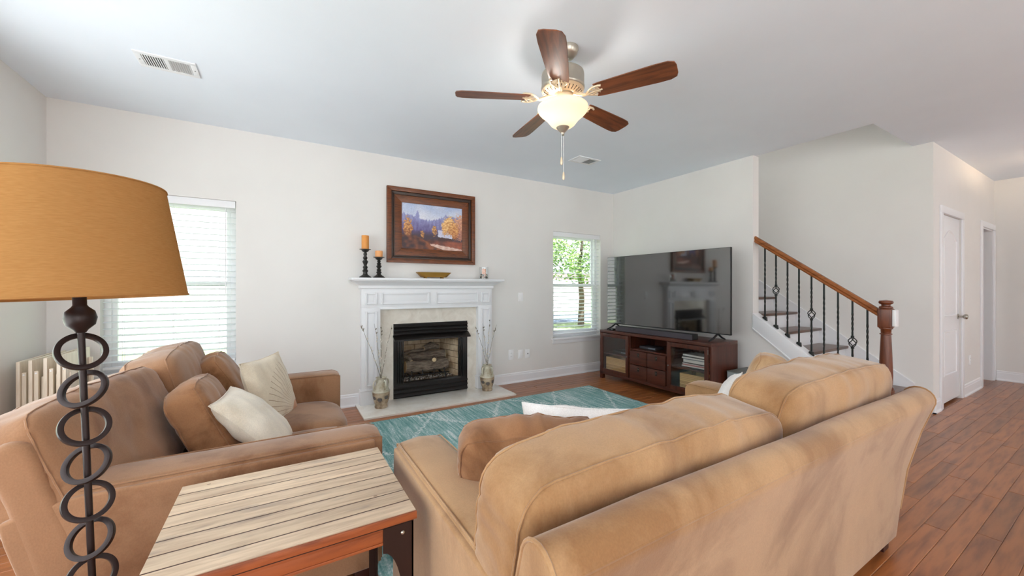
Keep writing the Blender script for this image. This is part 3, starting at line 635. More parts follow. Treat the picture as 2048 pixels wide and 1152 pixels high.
# ------------------------------------------------------------------ painting
def painting():
    nx, nz = 190, 136; w, h = 0.74, 0.525
    mb_v = [((i / nx - 0.5) * w, 0, (j / nz - 0.5) * h) for j in range(nz + 1) for i in range(nx + 1)]
    fs = [(j * (nx + 1) + i, j * (nx + 1) + i + 1, (j + 1) * (nx + 1) + i + 1, (j + 1) * (nx + 1) + i) for j in range(nz) for i in range(nx)]
    me = bpy.data.meshes.new('canvas'); me.from_pydata(mb_v, [], fs)
    def N(x, y, s, o=0): return noise.noise(Vector((x * s + o, y * s * 0.9, o * 1.7)))
    cols = np.ones(((nx + 1) * (nz + 1), 4), np.float32)
    def mixc(a, b, t): t = max(0, min(1, t)); return [a[k] * (1 - t) + b[k] * t for k in range(3)]
    ridge = lambda x: 0.70 + 0.05 * math.sin(x * 9 + 1) + 0.06 * max(0, N(x, 0, 16)) + 0.05 * N(x, 0, 40, 3) + 0.10 * max(0, x - 0.55) + (0.16 * max(0, 1 - abs(x - 0.25) / 0.035)) + 0.05 * max(0, 1 - abs(x - 0.70) / 0.03)
    sm = lambda a, b, v: (lambda q: q * q * (3 - 2 * q))(max(0.0, min(1.0, (v - a) / (b - a))))
    for j in range(nz + 1):
        for i in range(nx + 1):
            x, y = i / nx, j / nz
            X, Y = x + 0.010 * N(x, y, 24, 5), y + 0.012 * N(x, y, 27, 9)
            c = mixc((222, 222, 232), (170, 184, 216), (y - 0.62) * 2.4 + 0.5 * N(x, y, 5))
            rz = ridge(X); c = mixc(c, mixc((104, 92, 138), (150, 152, 196), (Y - 0.36) * 2.6 + 0.5 * N(x, y * 0.35, 30, 2)), 1 - sm(rz - 0.02, rz + 0.02, Y))
            c = mixc(c, (108, 110, 164), 0.7 * sm(0.62, 0.95, X) * sm(0.5, 0.7, Y) * (1 - sm(rz - 0.02, rz + 0.02, Y)))
            c = mixc(c, (78, 66, 76), sm(0.48, 0.30, Y) if False else 1 - sm(0.28, 0.46, Y))
            def tree(cx, cy, rx, ry, base, hi, dens=1.0):
                nonlocal c
                q = ((X - cx) / rx) ** 2 + ((Y - cy) / ry) ** 2 + 0.9 * N(x, y, 42, cx * 50)
                a = (1 - sm(0.55, 1.15, q)) * dens
                if a > 0: c = mixc(c, mixc(base, hi, 0.45 + 1.0 * N(x, y, 38, 6) + (Y - cy) * 1.6 - (X - cx) * 1.5), a)
            tree(0.10, 0.44, 0.075, 0.25, (142, 86, 58), (226, 168, 104)); tree(0.97, 0.55, 0.13, 0.30, (176, 120, 104), (222, 166, 132))
            tree(0.325, 0.33, 0.032, 0.09, (140, 92, 60), (220, 164, 104)); tree(0.52, 0.43, 0.042, 0.13, (132, 88, 60), (230, 178, 112))
            if 0.585 < X < 0.83 and 0.19 < Y < 0.47:
                t_ = (X - 0.585) / 0.255; top = 0.46 - 0.05 * t_; eave = 0.30 - 0.03 * t_
                if Y < top: c = mixc((206, 204, 224), (226, 224, 236), N(x, y, 12)) if Y > eave else (84, 60, 58)
            tree(0.775, 0.57, 0.105, 0.22, (196, 130, 76), (244, 204, 142)); tree(0.69, 0.52, 0.05, 0.17, (206, 142, 84), (248, 210, 150)); tree(0.87, 0.46, 0.07, 0.20, (182, 112, 68), (236, 182, 116))
            g = 1 - sm(0.17, 0.25, Y + 0.03 * N(x, y, 9, 4)); c = mixc(c, mixc((92, 60, 56), (172, 96, 72), (X - 0.35) * 1.4 + 0.5 * N(x, y, 15, 1)), g)
            hl = 0.30 - 0.62 * max(0, X - 0.22) + 0.02 * N(x, y, 14, 7); c = mixc(c, mixc((70, 52, 56), (150, 90, 62), 0.25 + 0.9 * N(x, y, 15, 11) + X * 0.9), 1 - sm(hl - 0.03, hl + 0.03, Y))
            pt = 0.135 - 0.20 * max(0, X - 0.52); pl = 0.455 + 0.10 * (1 - sm(0.0, 0.12, Y)) * 0.4
            if X > pl and Y < pt and Y > 0.125 - 0.55 * (X - pl) - 0.02: c = mixc((206, 166, 150), (234, 208, 196), 0.5 + N(x, y, 20, 3))
            k = 1 + 0.08 * N(x, y, 70, 12)
            cols[j * (nx + 1) + i, :3] = [lin(max(0, min(255, q * k))) for q in c]
    ca = me.color_attributes.new('paint', 'FLOAT_COLOR', 'POINT'); ca.data.foreach_set('color', cols.ravel())
    m = mat('oil_paint', (1, 1, 1, 1), 0.55); t = NT(m); a = t.n('ShaderNodeVertexColor'); a.layer_name = 'paint'; t.base(a.outputs['Color']); me.materials.append(m)
    return me
M['frame'] = wood('burl_frame_wood', rgb(56, 27, 9), rgb(116, 60, 22), 0.35, 'X', 3.0); M['frame_edge'] = mat('dark_frame_edge', rgb(52, 32, 20), 0.35)
pic = thing('framed_painting', 'autumn landscape painting in a wide brown frame above the mantel', 'picture', (1.549, YB, 1.975))
pw, ph = 0.535, 0.425
def mitre(x, z, w, t0, t1, prof=None):     # four mitred frame members: outer half sizes x,z, width w, from depth t0 to t1
    mb = MB()
    for q in range(4):
        c = [(-x, -z), (x, -z), (x, z), (-x, z)]; i_ = [(-x + w, -z + w), (x - w, -z + w), (x - w, z - w), (-x + w, z - w)]
        a, b, e, f = c[q], c[(q + 1) % 4], i_[(q + 1) % 4], i_[q]
        mb.prism([a, b, e, f], 'y', -t1, -t0)
    return mb
mitre(pw, ph, 0.048, 0.002, 0.05).build('outer_frame', M['frame'], pic, bevel=0.004)
mitre(pw - 0.048, ph - 0.048, 0.024, 0.002, 0.030).build('frame_step', M['frame_edge'], pic, bevel=0.004)
mitre(pw - 0.072, ph - 0.072, 0.012, 0.002, 0.040).build('frame_bead', M['frame_edge'], pic, bevel=0.004)
mitre(pw - 0.084, ph - 0.084, 0.082, 0.002, 0.028).build('inner_frame', M['frame'], pic, bevel=0.003)
B((-0.375, -0.018, -0.265), (0.375, -0.002, 0.265)).build('backing', M['frame_edge'], pic)
put('canvas', painting(), pic, (0, -0.0195, 0))

# ------------------------------------------------------------------ mantel ornaments
ZM = 1.372
def candlestick(x, hgt, label, yy=4.315):
    t = thing('candlestick', label, 'candlestick', (x, yy, ZM), group='black turned candlesticks on the mantel')
    pr = [(0.060, 0), (0.063, 0.004), (0.058, 0.012), (0.040, 0.024), (0.026, 0.034)]
    z = 0.034; seq = [0.020, 0.030, 0.018, 0.026, 0.014, 0.022, 0.030, 0.016, 0.024, 0.013, 0.02, 0.012]
    body = hgt - 0.034 - 0.03; step = body / len(seq)
    for q in seq: z += step; pr.append((q, z))
    MB().lathe(pr, 24).build('stem', M['ebony'], t, smooth=True)
    MB().lathe([(0.012, hgt - 0.032), (0.030, hgt - 0.022), (0.040, hgt - 0.006), (0.058, hgt - 0.002), (0.058, hgt + 0.002), (0.0, hgt + 0.002)], 24).build('cup', M['ebony'], t, smooth=True)
candlestick(0.774, 0.300, 'taller black turned candlestick at the end of the mantel'); candlestick(0.914, 0.222, 'shorter black turned candlestick on the mantel')
def candle(x, z, r, h, m, label):
    t = thing('pillar_candle', label, 'candle', (x, 4.315, z), group='candles on the mantel')
    MB().lathe([(r * 0.97, 0), (r, 0.004), (r, h - 0.004), (r * 0.94, h), (r * 0.75, h - 0.004), (r * 0.3, h - 0.007), (0, h - 0.007)], 24).build('wax', m, t, smooth=True)
    MB().tube([(0, 0, h - 0.008), (0.002, 0, h + 0.006)], 0.0012, 6).build('wick', M['black'], t)
candle(0.774, ZM + 0.302, 0.037, 0.145, M['candle'], 'tall amber pillar candle on the taller candlestick'); candle(0.914, ZM + 0.224, 0.039, 0.068, M['candle2'], 'short pale orange candle on the shorter candlestick')
t = thing('brass_dish', 'long footed brass dish in the middle of the mantel', 'dish', (1.522, 4.30, ZM))
ov = []
def oval_prof(mb, prof, n=32, ex=0.5):
    vs = []
    for sx, sy, z in prof: vs += [(sx * math.copysign(abs(math.cos(2 * PI * k / n)) ** ex, math.cos(2 * PI * k / n)), sy * math.copysign(abs(math.sin(2 * PI * k / n)) ** ex, math.sin(2 * PI * k / n)), z) for k in range(n)]
    m = len(prof); fs = [(i * n + k, i * n + (k + 1) % n, (i + 1) * n + (k + 1) % n, (i + 1) * n + k) for i in range(m - 1) for k in range(n)]
    fs += [tuple(range(n))[::-1], tuple(range((m - 1) * n, m * n))]; return mb.add(vs, fs)
oval_prof(MB(), [(0.135, 0.05, 0.016), (0.15, 0.055, 0.017), (0.196, 0.075, 0.062), (0.204, 0.079, 0.070), (0.200, 0.076, 0.071), (0.190, 0.071, 0.062), (0.145, 0.05, 0.022), (0.13, 0.045, 0.021)]).build('bowl', M['brass'], t, smooth=True)
for x in (-0.10, 0.10):
    for yy in (-0.032, 0.032): MB().lathe([(0.006, 0), (0.011, 0.004), (0.011, 0.010), (0.007, 0.018)], 12, (x, yy, 0)).build('foot', M['brass'], t, smooth=True)
t = thing('candle_jar', 'clear glass jar with candle and dark pebbles at the mantel end', 'candle jar', (2.173, 4.31, ZM))
MB().lathe([(0.050, 0.001), (0.056, 0.004), (0.056, 0.150), (0.053, 0.150), (0.053, 0.010), (0.0, 0.010)], 28).build('glass', M['jar'], t, smooth=True)
MB().lathe([(0.024, 0.012), (0.025, 0.014), (0.025, 0.128), (0.023, 0.130), (0.0, 0.126)], 20).build('candle_wax', M['candle3'], t, smooth=True)
M['pebble'] = mat('grey_pebble', rgb(120, 112, 100), 0.4); _t = NT(M['pebble']); _oi = _t.n('ShaderNodeObjectInfo'); _t.base(_t.ramp(_oi.outputs['Random'], [(0.1, rgb(60, 58, 54)), (0.5, rgb(130, 120, 104)), (0.9, rgb(196, 186, 170))]))
peb = MB().lathe([(0.0, -0.008), (0.007, -0.006), (0.011, 0), (0.007, 0.006), (0.0, 0.008)], 8).mesh('pebble', M['pebble'], smooth=True)
for i in range(34):
    a = i * 2.4; r = 0.034 + 0.007 * (i % 2); put('pebble', peb, t, (r * math.cos(a), r * math.sin(a), 0.020 + 0.012 * (i // 9)), (random.random(), random.random(), a))

# ------------------------------------------------------------------ vases and branches
M['vase_top'] = mat('pale_glaze', rgb(196, 188, 166), 0.35); M['vase_body'] = mat('brown_stoneware', rgb(150, 130, 108), 0.6)
_t = NT(M['vase_body']); _v = _t.coord('Object'); _f = _t.noise(_v, 14, 4); _t.base(_t.ramp(_f, [(0.36, rgb(112, 92, 72)), (0.52, rgb(172, 152, 126)), (0.66, rgb(190, 174, 150))]))
_t = NT(M['vase_top']); _t.base(_t.ramp(_t.noise(_t.coord('Object'), 12, 4), [(0.35, rgb(164, 150, 122)), (0.6, rgb(206, 202, 184))]))
M['vase_leaf'] = mat('dark_painted_leaf', rgb(92, 86, 84), 0.5)
def vase(x, yy, label, where):
    t = thing('vase', label, 'vase', (x, yy, 0.02), group='stoneware vases on the hearth')
    MB().lathe([(0.060, 0.0), (0.064, 0.006), (0.064, 0.020), (0.058, 0.026), (0.074, 0.075), (0.085, 0.13), (0.087, 0.160), (0.082, 0.175)], 32).build('lower_body', M['vase_body'], t, smooth=True)
    MB().lathe([(0.0825, 0.172), (0.078, 0.19), (0.062, 0.225), (0.046, 0.262), (0.040, 0.285), (0.044, 0.30), (0.056, 0.312), (0.050, 0.314), (0.038, 0.298), (0.034, 0.28), (0.0, 0.25)], 32).build('upper_body', M['vase_top'], t, smooth=True)
    MB().lathe([(0.0875, 0.164), (0.0895, 0.168), (0.0895, 0.174), (0.084, 0.180)], 32).build('shoulder_band', M['vase_top'], t, smooth=True)
    for q in range(4):
        a = 0.35 + q * PI / 2; ca, sa = math.cos(a), math.sin(a)
        pts = [(r * ca, r * sa, z) for r, z in ((0.042, 0.270), (0.062, 0.288), (0.080, 0.280), (0.088, 0.250), (0.086, 0.215), (0.076, 0.192))]
        MB().tube(pts, [0.007, 0.008, 0.008, 0.008, 0.008, 0.009], 8).build('handle', M['vase_top'], t, smooth=True)
    for a, zl in ((-2.75, 0.118), (-1.95, 0.104), (-1.1, 0.122), (-0.25, 0.102), (0.8, 0.12), (2.1, 0.108)):
        c = MB(); n = 14; rad = lambda z: float(np.interp(z, [0.026, 0.075, 0.13, 0.16], [0.058, 0.0745, 0.0852, 0.0872])) + 0.0012
        vs = [(rad(zl) * math.cos(a), rad(zl) * math.sin(a), zl)]
        for k_ in range(n):
            b = 2 * PI * k_ / n; rr = 0.021 * (1 - 0.30 * math.sin(b) + 0.18 * math.cos(2 * b)); z = zl + rr * math.sin(b) * 1.1; da = rr * math.cos(b) / rad(z)
            vs.append((rad(z) * math.cos(a + da), rad(z) * math.sin(a + da), z))
        c.add(vs, [(0, 1 + k_, 1 + (k_ + 1) % n) for k_ in range(n)]); c.build('leaf_motif', M['vase_leaf'], t)
def branch(x, yy, tip, label, seed):
    rnd = random.Random(seed); t = thing('willow_branch', label, 'branch', (x, yy, 0.02 + 0.272), group='pussy willow branches in the hearth vases')
    pts = []; bx, bz, by = tip
    for i in range(11):
        u = i / 10; pts.append((bx * (0.15 * u + 0.85 * u ** 1.3) + rnd.uniform(-.004, .004), by * u + rnd.uniform(-.004, .004), -0.01 + bz * u))
    MB().tube(pts, [0.0033 - 0.0019 * i / 10 for i in range(11)], 6).build('twig', M['branch'], t, smooth=True)
    for i in range(15):
        u = rnd.uniform(0.06, 0.98); k_ = int(u * 10); p = Vector(pts[k_]).lerp(Vector(pts[min(10, k_ + 1)]), u * 10 - k_); s_ = rnd.choice((-1, 1)); a = rnd.uniform(0, 6.28)
        MB().tube([p, p + Vector((s_ * 0.004, 0.003 * math.sin(a), 0.006)), p + Vector((s_ * 0.008, 0.005 * math.sin(a), 0.014)), p + Vector((s_ * 0.009, 0.005 * math.sin(a), 0.020))], [0.002, 0.0052, 0.005, 0.001], 6).build('catkin', M['bud'] if u < 0.8 else M['branch'], t, smooth=True)
vase(0.905, 4.17, 'four-handled stoneware vase at the hearth end near the loveseat', 'l'); vase(2.165, 4.205, 'four-handled stoneware vase at the hearth end near the window', 'r')
for tip, lb, sd in (((-0.20, 0.60, 0.0), 'willow branch leaning furthest out toward the loveseat', 1), ((-0.06, 0.61, 0.03), 'upright willow branch over the white pilaster by the loveseat', 2), ((0.0, 0.575, -0.01), 'middle willow branch in the vase near the loveseat', 3), ((0.11, 0.585, 0.0), 'willow branch leaning toward the firebox from the loveseat side vase', 4)): branch(0.905, 4.17, tip, lb, sd)
for tip, lb, sd in (((-0.155, 0.52, 0.0), 'willow branch leaning toward the firebox from the window side vase', 5), ((-0.05, 0.55, 0.02), 'second willow branch from the firebox in the window side vase', 6), ((0.03, 0.60, -0.01), 'tallest willow branch in the window side vase', 7), ((0.13, 0.53, 0.0), 'willow branch leaning out toward the window and wall plates', 8)): branch(2.165, 4.205, tip, lb, sd)

# ------------------------------------------------------------------ rug
M['rug'] = mat('teal_distressed_rug', rgb(104, 160, 160), 0.95, spec=0.1); t = NT(M['rug'])
v = t.coord('World', (30, 1.5, 1), (0, 0, 0)); f1 = t.noise(v, 1.6, 5, 0.7); v2 = t.coord('World', (60, 60, 1)); f2 = t.noise(v2, 1.2, 3, 0.6); v3 = t.coord('World', (1, 1, 1)); f3 = t.noise(v3, 2.0, 3, 0.6)
f = t.math('ADD', t.math('MULTIPLY', f1, 0.55), t.math('ADD', t.math('MULTIPLY', f2, 0.25), t.math('MULTIPLY', f3, 0.2)))
col = t.ramp(f, [(0.37, rgb(92, 138, 138)), (0.46, rgb(126, 172, 171)), (0.53, rgb(168, 199, 198)), (0.60, rgb(230, 236, 235))])
sp = t.n('ShaderNodeSeparateXYZ'); t.l(t.coord('World'), sp.inputs[0])
wob = t.math('MULTIPLY', t.math('SUBTRACT', t.noise(t.coord('World'), 22, 2), 0.5), 0.11)
lines = None
for nx_, ny_, o_, per in ((0.74, 0.67, 4.13, 0.80), (0.83, -0.55, -0.34, 0.62)):
    q = t.math('ADD', t.math('MULTIPLY', sp.outputs[0], nx_ / per), t.math('MULTIPLY_ADD', sp.outputs[1], ny_ / per, 0.5 - o_ / per)); q = t.math('ADD', q, wob)
    ln_ = t.math('LESS_THAN', t.math('ABSOLUTE', t.math('SUBTRACT', t.math('FRACT', q), 0.5)), 0.026)
    lines = ln_ if lines is None else t.math('MAXIMUM', lines, ln_)
brk = t.math('GREATER_THAN', t.noise(t.coord('World', (60, 60, 1)), 1.0, 2), 0.50)
col = t.mix(t.math('MULTIPLY', t.math('MULTIPLY', lines, brk), 0.9), col, rgb(232, 238, 236)); t.base(col); t.bump(f2, 0.5, 0.004)
rg = B((0.37, 1.34, 0.0005), (3.415, 3.775, 0.011)).build('area_rug', M['rug'], None, bevel=0.004)
tag(rg, 'teal distressed area rug with white diamond lines on the floor', 'rug')

# ------------------------------------------------------------------ cushions
def cushion(w, d, h, k=5.0, puff=0.12, n=16, wr=0.008, seed=0, seam=0.62, pinch=0.0):
    """box cushion centred at the origin: x width, y thickness, z height; returns (MB, piping MB)"""
    so = Vector((seed * 3.1, seed * 1.7, seed))
    def mp(x, y, z):
        q = (abs(x) ** k + abs(y) ** k + abs(z) ** k) ** (1 / k); x, y, z = x / q, y / q, z / q
        y *= 1 + puff * (1 - x * x) * (1 - z * z); z *= 1 + 0.5 * puff * (1 - x * x) * (1 - y * y) ; e = 1 - pinch * ((1 - min(1, abs(z))) * (abs(x) > 0)); x *= 1 + 0.25 * puff * (1 - z * z)
        p = Vector((x * w / 2, y * d / 2, z * h / 2))
        ed = max(0.0, max(abs(x), abs(z)) - 0.45) / 0.55
        nn = noise.noise(p * 5 + so) * wr * 1.4 + noise.noise(Vector((p.x * 16, p.y * 5, p.z * 9)) + so) * wr
        nn += (0.35 - abs(noise.noise(Vector((p.x * 30 + p.z * 6, p.y * 6, p.z * 30 * (abs(x) > abs(z)) + p.z * 5)) + so))) * wr * 0.9 * ed
        return p * (1 + nn / max(0.12, p.length) * 0.9)
    mb = MB(); gr = [math.tan(PI / 4 * (2 * i / n - 1)) for i in range(n + 1)]
    for ax in range(3):
        for sg in (-1, 1):
            vs = []
            for a in gr:
                for b in gr:
                    c = [0, 0, 0]; c[ax] = sg; c[(ax + 1) % 3] = a; c[(ax + 2) % 3] = b; vs.append(mp(*c))
            mb.add(vs, [(i * (n + 1) + j, (i + 1) * (n + 1) + j, (i + 1) * (n + 1) + j + 1, i * (n + 1) + j + 1) for i in range(n) for j in range(n)])
    pp = MB()
    for sy in (-seam, seam):
        loop = []
        m = 18
        for i in range(m): loop.append((-1 + 2 * i / m, sy, 1))
        for i in range(m): loop.append((1, sy, 1 - 2 * i / m))
        for i in range(m): loop.append((1 - 2 * i / m, sy, -1))
        for i in range(m): loop.append((-1, sy, -1 + 2 * i / m))
        pp.tube([mp(*q) * 1.003 for q in loop], 0.0035, 6, closed=True)
    return mb, pp
def pillow(w, h, t_, n=22, seed=0, wr=0.006):
    """knife-edge throw pillow: x width, z height, y thickness"""
    so = Vector((seed * 2.3, seed, 5.0)); mb = MB(); edge = []
    def mp(u, v_, s):
        e = 1 - 0.055 * (1 - u * u) * (abs(v_) ** 4); e2 = 1 - 0.055 * (1 - v_ * v_) * (abs(u) ** 4)
        T = (max(0, 1 - abs(u) ** 2.4) * max(0, 1 - abs(v_) ** 2.4)) ** 0.48
        p = Vector((u * w / 2 * e2, s * t_ / 2 * T, v_ * h / 2 * e))
        p.y += (noise.noise(Vector((p.x * 9, s, p.z * 9)) + so) * wr * 2.2 + noise.noise(Vector((p.x * 24, s, p.z * 14)) + so) * wr) * min(1, T * 2); return p
    for s in (-1, 1):
        vs = [mp(-1 + 2 * i / n, -1 + 2 * j / n, s) for j in range(n + 1) for i in range(n + 1)]
        mb.add(vs, [(j * (n + 1) + i, j * (n + 1) + i + 1, (j + 1) * (n + 1) + i + 1, (j + 1) * (n + 1) + i) for j in range(n) for i in range(n)])
    pp = MB(); lp = [mp(-1 + 2 * i / n, -1, 1) for i in range(n)] + [mp(1, -1 + 2 * i / n, 1) for i in range(n)] + [mp(1 - 2 * i / n, 1, 1) for i in range(n)] + [mp(-1, 1 - 2 * i / n, 1) for i in range(n)]
    pp.tube(lp, 0.003, 6, closed=True)
    return mb, pp

# ------------------------------------------------------------------ sofas
def sofa(name, label, L, loc, rotz, ms, mp_, seed, cush, piped_ends=True, soft=0.012, poff=0.0, fz=0.0):
    """local: x along the length 0..L, y from the back (0) to the front (1.12), z up"""
    t = thing(name, label, 'sofa', loc, (0, 0, rotz), 'matching tan suede sofas')
    DP = 1.13
    def grid_prism(prof, x0, x1, nx=14, amp=0.004):
        mb = MB(); n = len(prof); vs = []
        for i in range(nx + 1):
            x = x0 + (x1 - x0) * i / nx
            for (y_, z_) in prof:
                q = noise.noise(Vector((x * 3 + seed, y_ * 4, z_ * 3))) * amp; vs.append((x, y_ + q, z_ + q * (z_ > 0.1)))
        fs = [(i * n + k_, i * n + (k_ + 1) % n, (i + 1) * n + (k_ + 1) % n, (i + 1) * n + k_) for i in range(nx) for k_ in range(n)]
        fs += [tuple(range(n))[::-1], tuple(range(nx * n, (nx + 1) * n))]; return mb.add(vs, fs)
    arc = lambda cy, cz, r, a0, a1, m: [(cy + r * math.cos(math.radians(a0 + (a1 - a0) * i / m)), cz + r * math.sin(math.radians(a0 + (a1 - a0) * i / m))) for i in range(m + 1)]
    bp = [(0.13, 0.055), (0.118, 0.2), (0.092, 0.40), (0.045, 0.60), (0.006, 0.72)] + arc(0.055, 0.745, 0.055, 190, 20, 9) + [(0.13, 0.68), (0.19, 0.50), (0.22, 0.30), (0.23, 0.055)]
    bk_ = grid_prism(bp, 0, L).build('back_frame', ms, t, bevel=soft, seg=4)
    for p in bk_.data.polygons: p.use_smooth = True
    pi_ = MB()
    pi_.tube([(0.0 + L * i / 20, 0.004, 0.752) for i in range(21)], 0.005, 6)
    if piped_ends:
        for x in (0.002, L - 0.002): pi_.tube([(x, y_, z_) for y_, z_ in bp[1:-3]], 0.0045, 6)
    pi_.build('back_piping', ms, bk_, smooth=True)
    # arms
    for s in (0, 1):
        xa, xb = (0.014, 0.21) if s == 0 else (L - 0.21, L - 0.014)
        r = 0.032; ap = []
        z1 = 0.625
        ap = [(xa + 0.012, 0.055), (xa, 0.3), (xa - 0.004, z1 - r)] + [(xa + r + r * math.cos(math.radians(a)), z1 - r + r * math.sin(math.radians(a))) for a in (150, 120, 90)] + [(xa + 0.1, z1 + 0.008)] + [(xb - r + r * math.cos(math.radians(a)), z1 - r + r * math.sin(math.radians(a))) for a in (90, 60, 30)] + [(xb, z1 - r), (xb, 0.3), (xb - 0.01, 0.055)]
        mb = MB(); n = len(ap); vs = []; ys = [0.16, 0.3, 0.5, 0.7, 0.9, 1.05, 1.10, 1.13]
        for y_ in ys:
            e = 1.0 if y_ < 1.09 else (0.985 if y_ < 1.12 else 0.94)
            cx = (xa + xb) / 2
            for (x_, z_) in ap: vs.append((cx + (x_ - cx) * e, y_, 0.055 + (z_ - 0.055) * (1 if e == 1 else (0.995 if e > 0.95 else 0.975)) + noise.noise(Vector((x_ * 6, y_ * 4 + seed, z_ * 3))) * 0.004))
        m = len(ys); fs = [(i * n + k_, i * n + (k_ + 1) % n, (i + 1) * n + (k_ + 1) % n, (i + 1) * n + k_) for i in range(m - 1) for k_ in range(n)] + [tuple(range(n))[::-1], tuple(range((m - 1) * n, m * n))]
        mb.add(vs, fs); ao = mb.build('arm', ms, t, smooth=True)
        pz = z1 - 0.006; pp = MB()
        for x_ in (xa + 0.006, xb - 0.006): pp.tube([(x_, y_, pz) for y_ in (0.2, 0.5, 0.8, 1.095)] + [(x_ + (0.006 if x_ < (xa + xb) / 2 else -0.006), 1.131, pz - 0.012)] + [(x_ + (0.006 if x_ < (xa + xb) / 2 else -0.006), 1.131, 0.3), (x_ + (0.01 if x_ < (xa + xb) / 2 else -0.01), 1.131, 0.07)], 0.0035, 6)
        pp.build('arm_piping', ms, ao, smooth=True)
        xo, xi = (xa - 0.012, xa + 0.02) if s == 0 else (xb - 0.02, xb + 0.012)
        MB().prism([(0.145 - poff, 0.056), (0.130 - poff, 0.2), (0.104 - poff, 0.40), (0.078 - poff, 0.50), (0.066 - poff, 0.565), (0.12 - poff / 2, 0.592), (0.20, 0.606), (0.6, 0.606), (1.10, 0.604), (1.115, 0.056)], 'x', xo, xi).build('side_panel', ms, ao, bevel=0.010, seg=3)
    B((0.19, 0.15, 0.055), (L - 0.19, 1.09, 0.27)).build('seat_base', ms, t, bevel=0.02)
    for x_, y_ in ((0.03, 0.15), (L - 0.10, 0.15), (0.03, 1.02), (L - 0.10, 1.02)): B((x_, y_, fz if y_ > 1 else 0), (x_ + 0.07, y_ + 0.07, 0.058)).build('foot', M['feet'], t, bevel=0.004)
    W = (L - 0.40) / 2
    for s in (0, 1):
        a, pmb = cushion(W - 0.006, 0.86, 0.20, 7, 0.10, 12, 0.006, seed + s, 0.7)
        # seat cushions lie flat: thickness in z
        R = Matrix(((1, 0, 0), (0, 1, 0), (0, 0, 1)))
        for q in (a, pmb): q.v = [(v_[0], v_[1], v_[2]) for v_ in q.v]
        so = a.build('seat_cushion', ms, t, smooth=True, weld=True); so.location = (0.20 + W * (s + 0.5), 0.23 + 0.43, 0.27 + 0.085)
        W2 = (L - 0.07) / 2
        cd, ch, cy_, cz_, cl, cyaw = cush[s]
        a, pmb = cushion(W2 + 0.012, cd, ch, 6.5, 0.13, 30, 0.012, seed + 5 + s, 0.70)
        co = a.build('back_cushion', ms, t, smooth=True, weld=True); co.location = (0.035 + W2 * (s + 0.5), cy_, cz_); co.rotation_euler = (math.radians(cl), 0, math.radians(cyaw))
        pmb.build('cushion_piping', ms, co, smooth=True)
    return t
S_R = sofa('sofa', 'long tan suede sofa seen from behind beside the wooden end table', 2.17, (0.40, 0.525, 0.0), 0, M['suede'], M['piping'], 1, [(0.25, 0.44, 0.262, 0.650, 9, 0), (0.25, 0.47, 0.255, 0.690, 8, 0)], fz=0.0115)
S_L = sofa('loveseat', 'brown-tan suede loveseat facing sideways below the window', 1.62, (-0.745, 3.365, 0.0), -PI / 2, M['suede2'], M['piping'], 4, [(0.25, 0.47, 0.225, 0.672, 15, 0), (0.23, 0.45, 0.135, 0.650, 21, -10)], False, 0.03, 0.034)

def throw(name, label, cat, loc, rot, w, h, t_, m, seed, box=False, group='throw pillows on the sofas', pm=None):
    if box: a, pp = cushion(w, t_, h, 6.0, 0.20, 26, 0.016, seed, 0.80)
    else: a, pp = pillow(w, h, t_, 22, seed)
    o = a.build(name, m, None, smooth=True, weld=True); o.location = loc; o.rotation_euler = rot; tag(o, label, cat, group)
    pp.build('piping', pm or m, o, smooth=True); return o
# fan print on a cream pillow
M['fanprint'] = suede('cream_fan_print', rgb(230, 216, 192), rgb(218, 200, 172), 5); t = NT(M['fanprint'])
src = t.p.inputs['Base Color'].links[0].from_socket; sp = t.n('ShaderNodeSeparateXYZ'); t.l(t.coord('Object'), sp.inputs[0])
dx = t.math('SUBTRACT', 0.17, sp.outputs[0]); dz = t.math('ADD', sp.outputs[2], 0.17); ang = t.math('ARCTAN2', dz, dx); rad = t.math('SQRT', t.math('ADD', t.math('MULTIPLY', dx, dx), t.math('MULTIPLY', dz, dz)))
ln_ = t.math('LESS_THAN', t.math('ABSOLUTE', t.math('SUBTRACT', t.math('FRACT', t.math('MULTIPLY', ang, 8.5)), 0.5)), 0.055)
rg_ = t.math('MULTIPLY', t.math('GREATER_THAN', rad, 0.06), t.math('LESS_THAN', rad, 0.34)); c1 = t.mix(t.math('MULTIPLY', t.math('MULTIPLY', ln_, rg_), 0.75), src, rgb(150, 116, 82))
c2 = t.mix(t.math('MULTIPLY', t.math('LESS_THAN', rad, 0.055), 0.85), c1, rgb(206, 138, 88)); t.base(c2)
def face(az, lean, roll=0):
    """pillow whose face normal (-y local) points to azimuth az (deg, from +X ccw), leaning back by lean, rolled in its plane"""
    n = Vector((math.cos(math.radians(az)), math.sin(math.radians(az)), 0)); up = Vector((0, 0, 1)); xx = up.cross(-n) * -1
    R = Matrix((xx, -n, up)).transposed(); 
    return (R @ Matrix.Rotation(math.radians(-lean), 3, 'X') @ Matrix.Rotation(math.radians(roll), 3, 'Y')).to_euler()
def span(e, u):
    """orientation of a pillow from the direction of its lower edge (seen left to right) and of its rising side"""
    x = Vector(e).normalized(); z = Vector(u); z = (z - x * z.dot(x)).normalized(); y_ = z.cross(x)
    return Matrix((x, y_, z)).transposed().to_euler()
throw('throw_pillow', 'boxy brown suede pillow nearest the wooden table on the loveseat', 'pillow', (-0.30, 2.41, 0.615), span((0.02, 0.4, 0), (-0.15, 0, 0.33)), 0.38, 0.40, 0.16, M['brownpillow'], 3, True)
throw('throw_pillow', 'plain cream pillow leaning on the nearest brown pillow', 'pillow', (-0.105, 2.36, 0.585), span((0.05, 0.40, 0), (-0.29, -0.02, 0.29)), 0.38, 0.42, 0.15, M['cream'], 5)
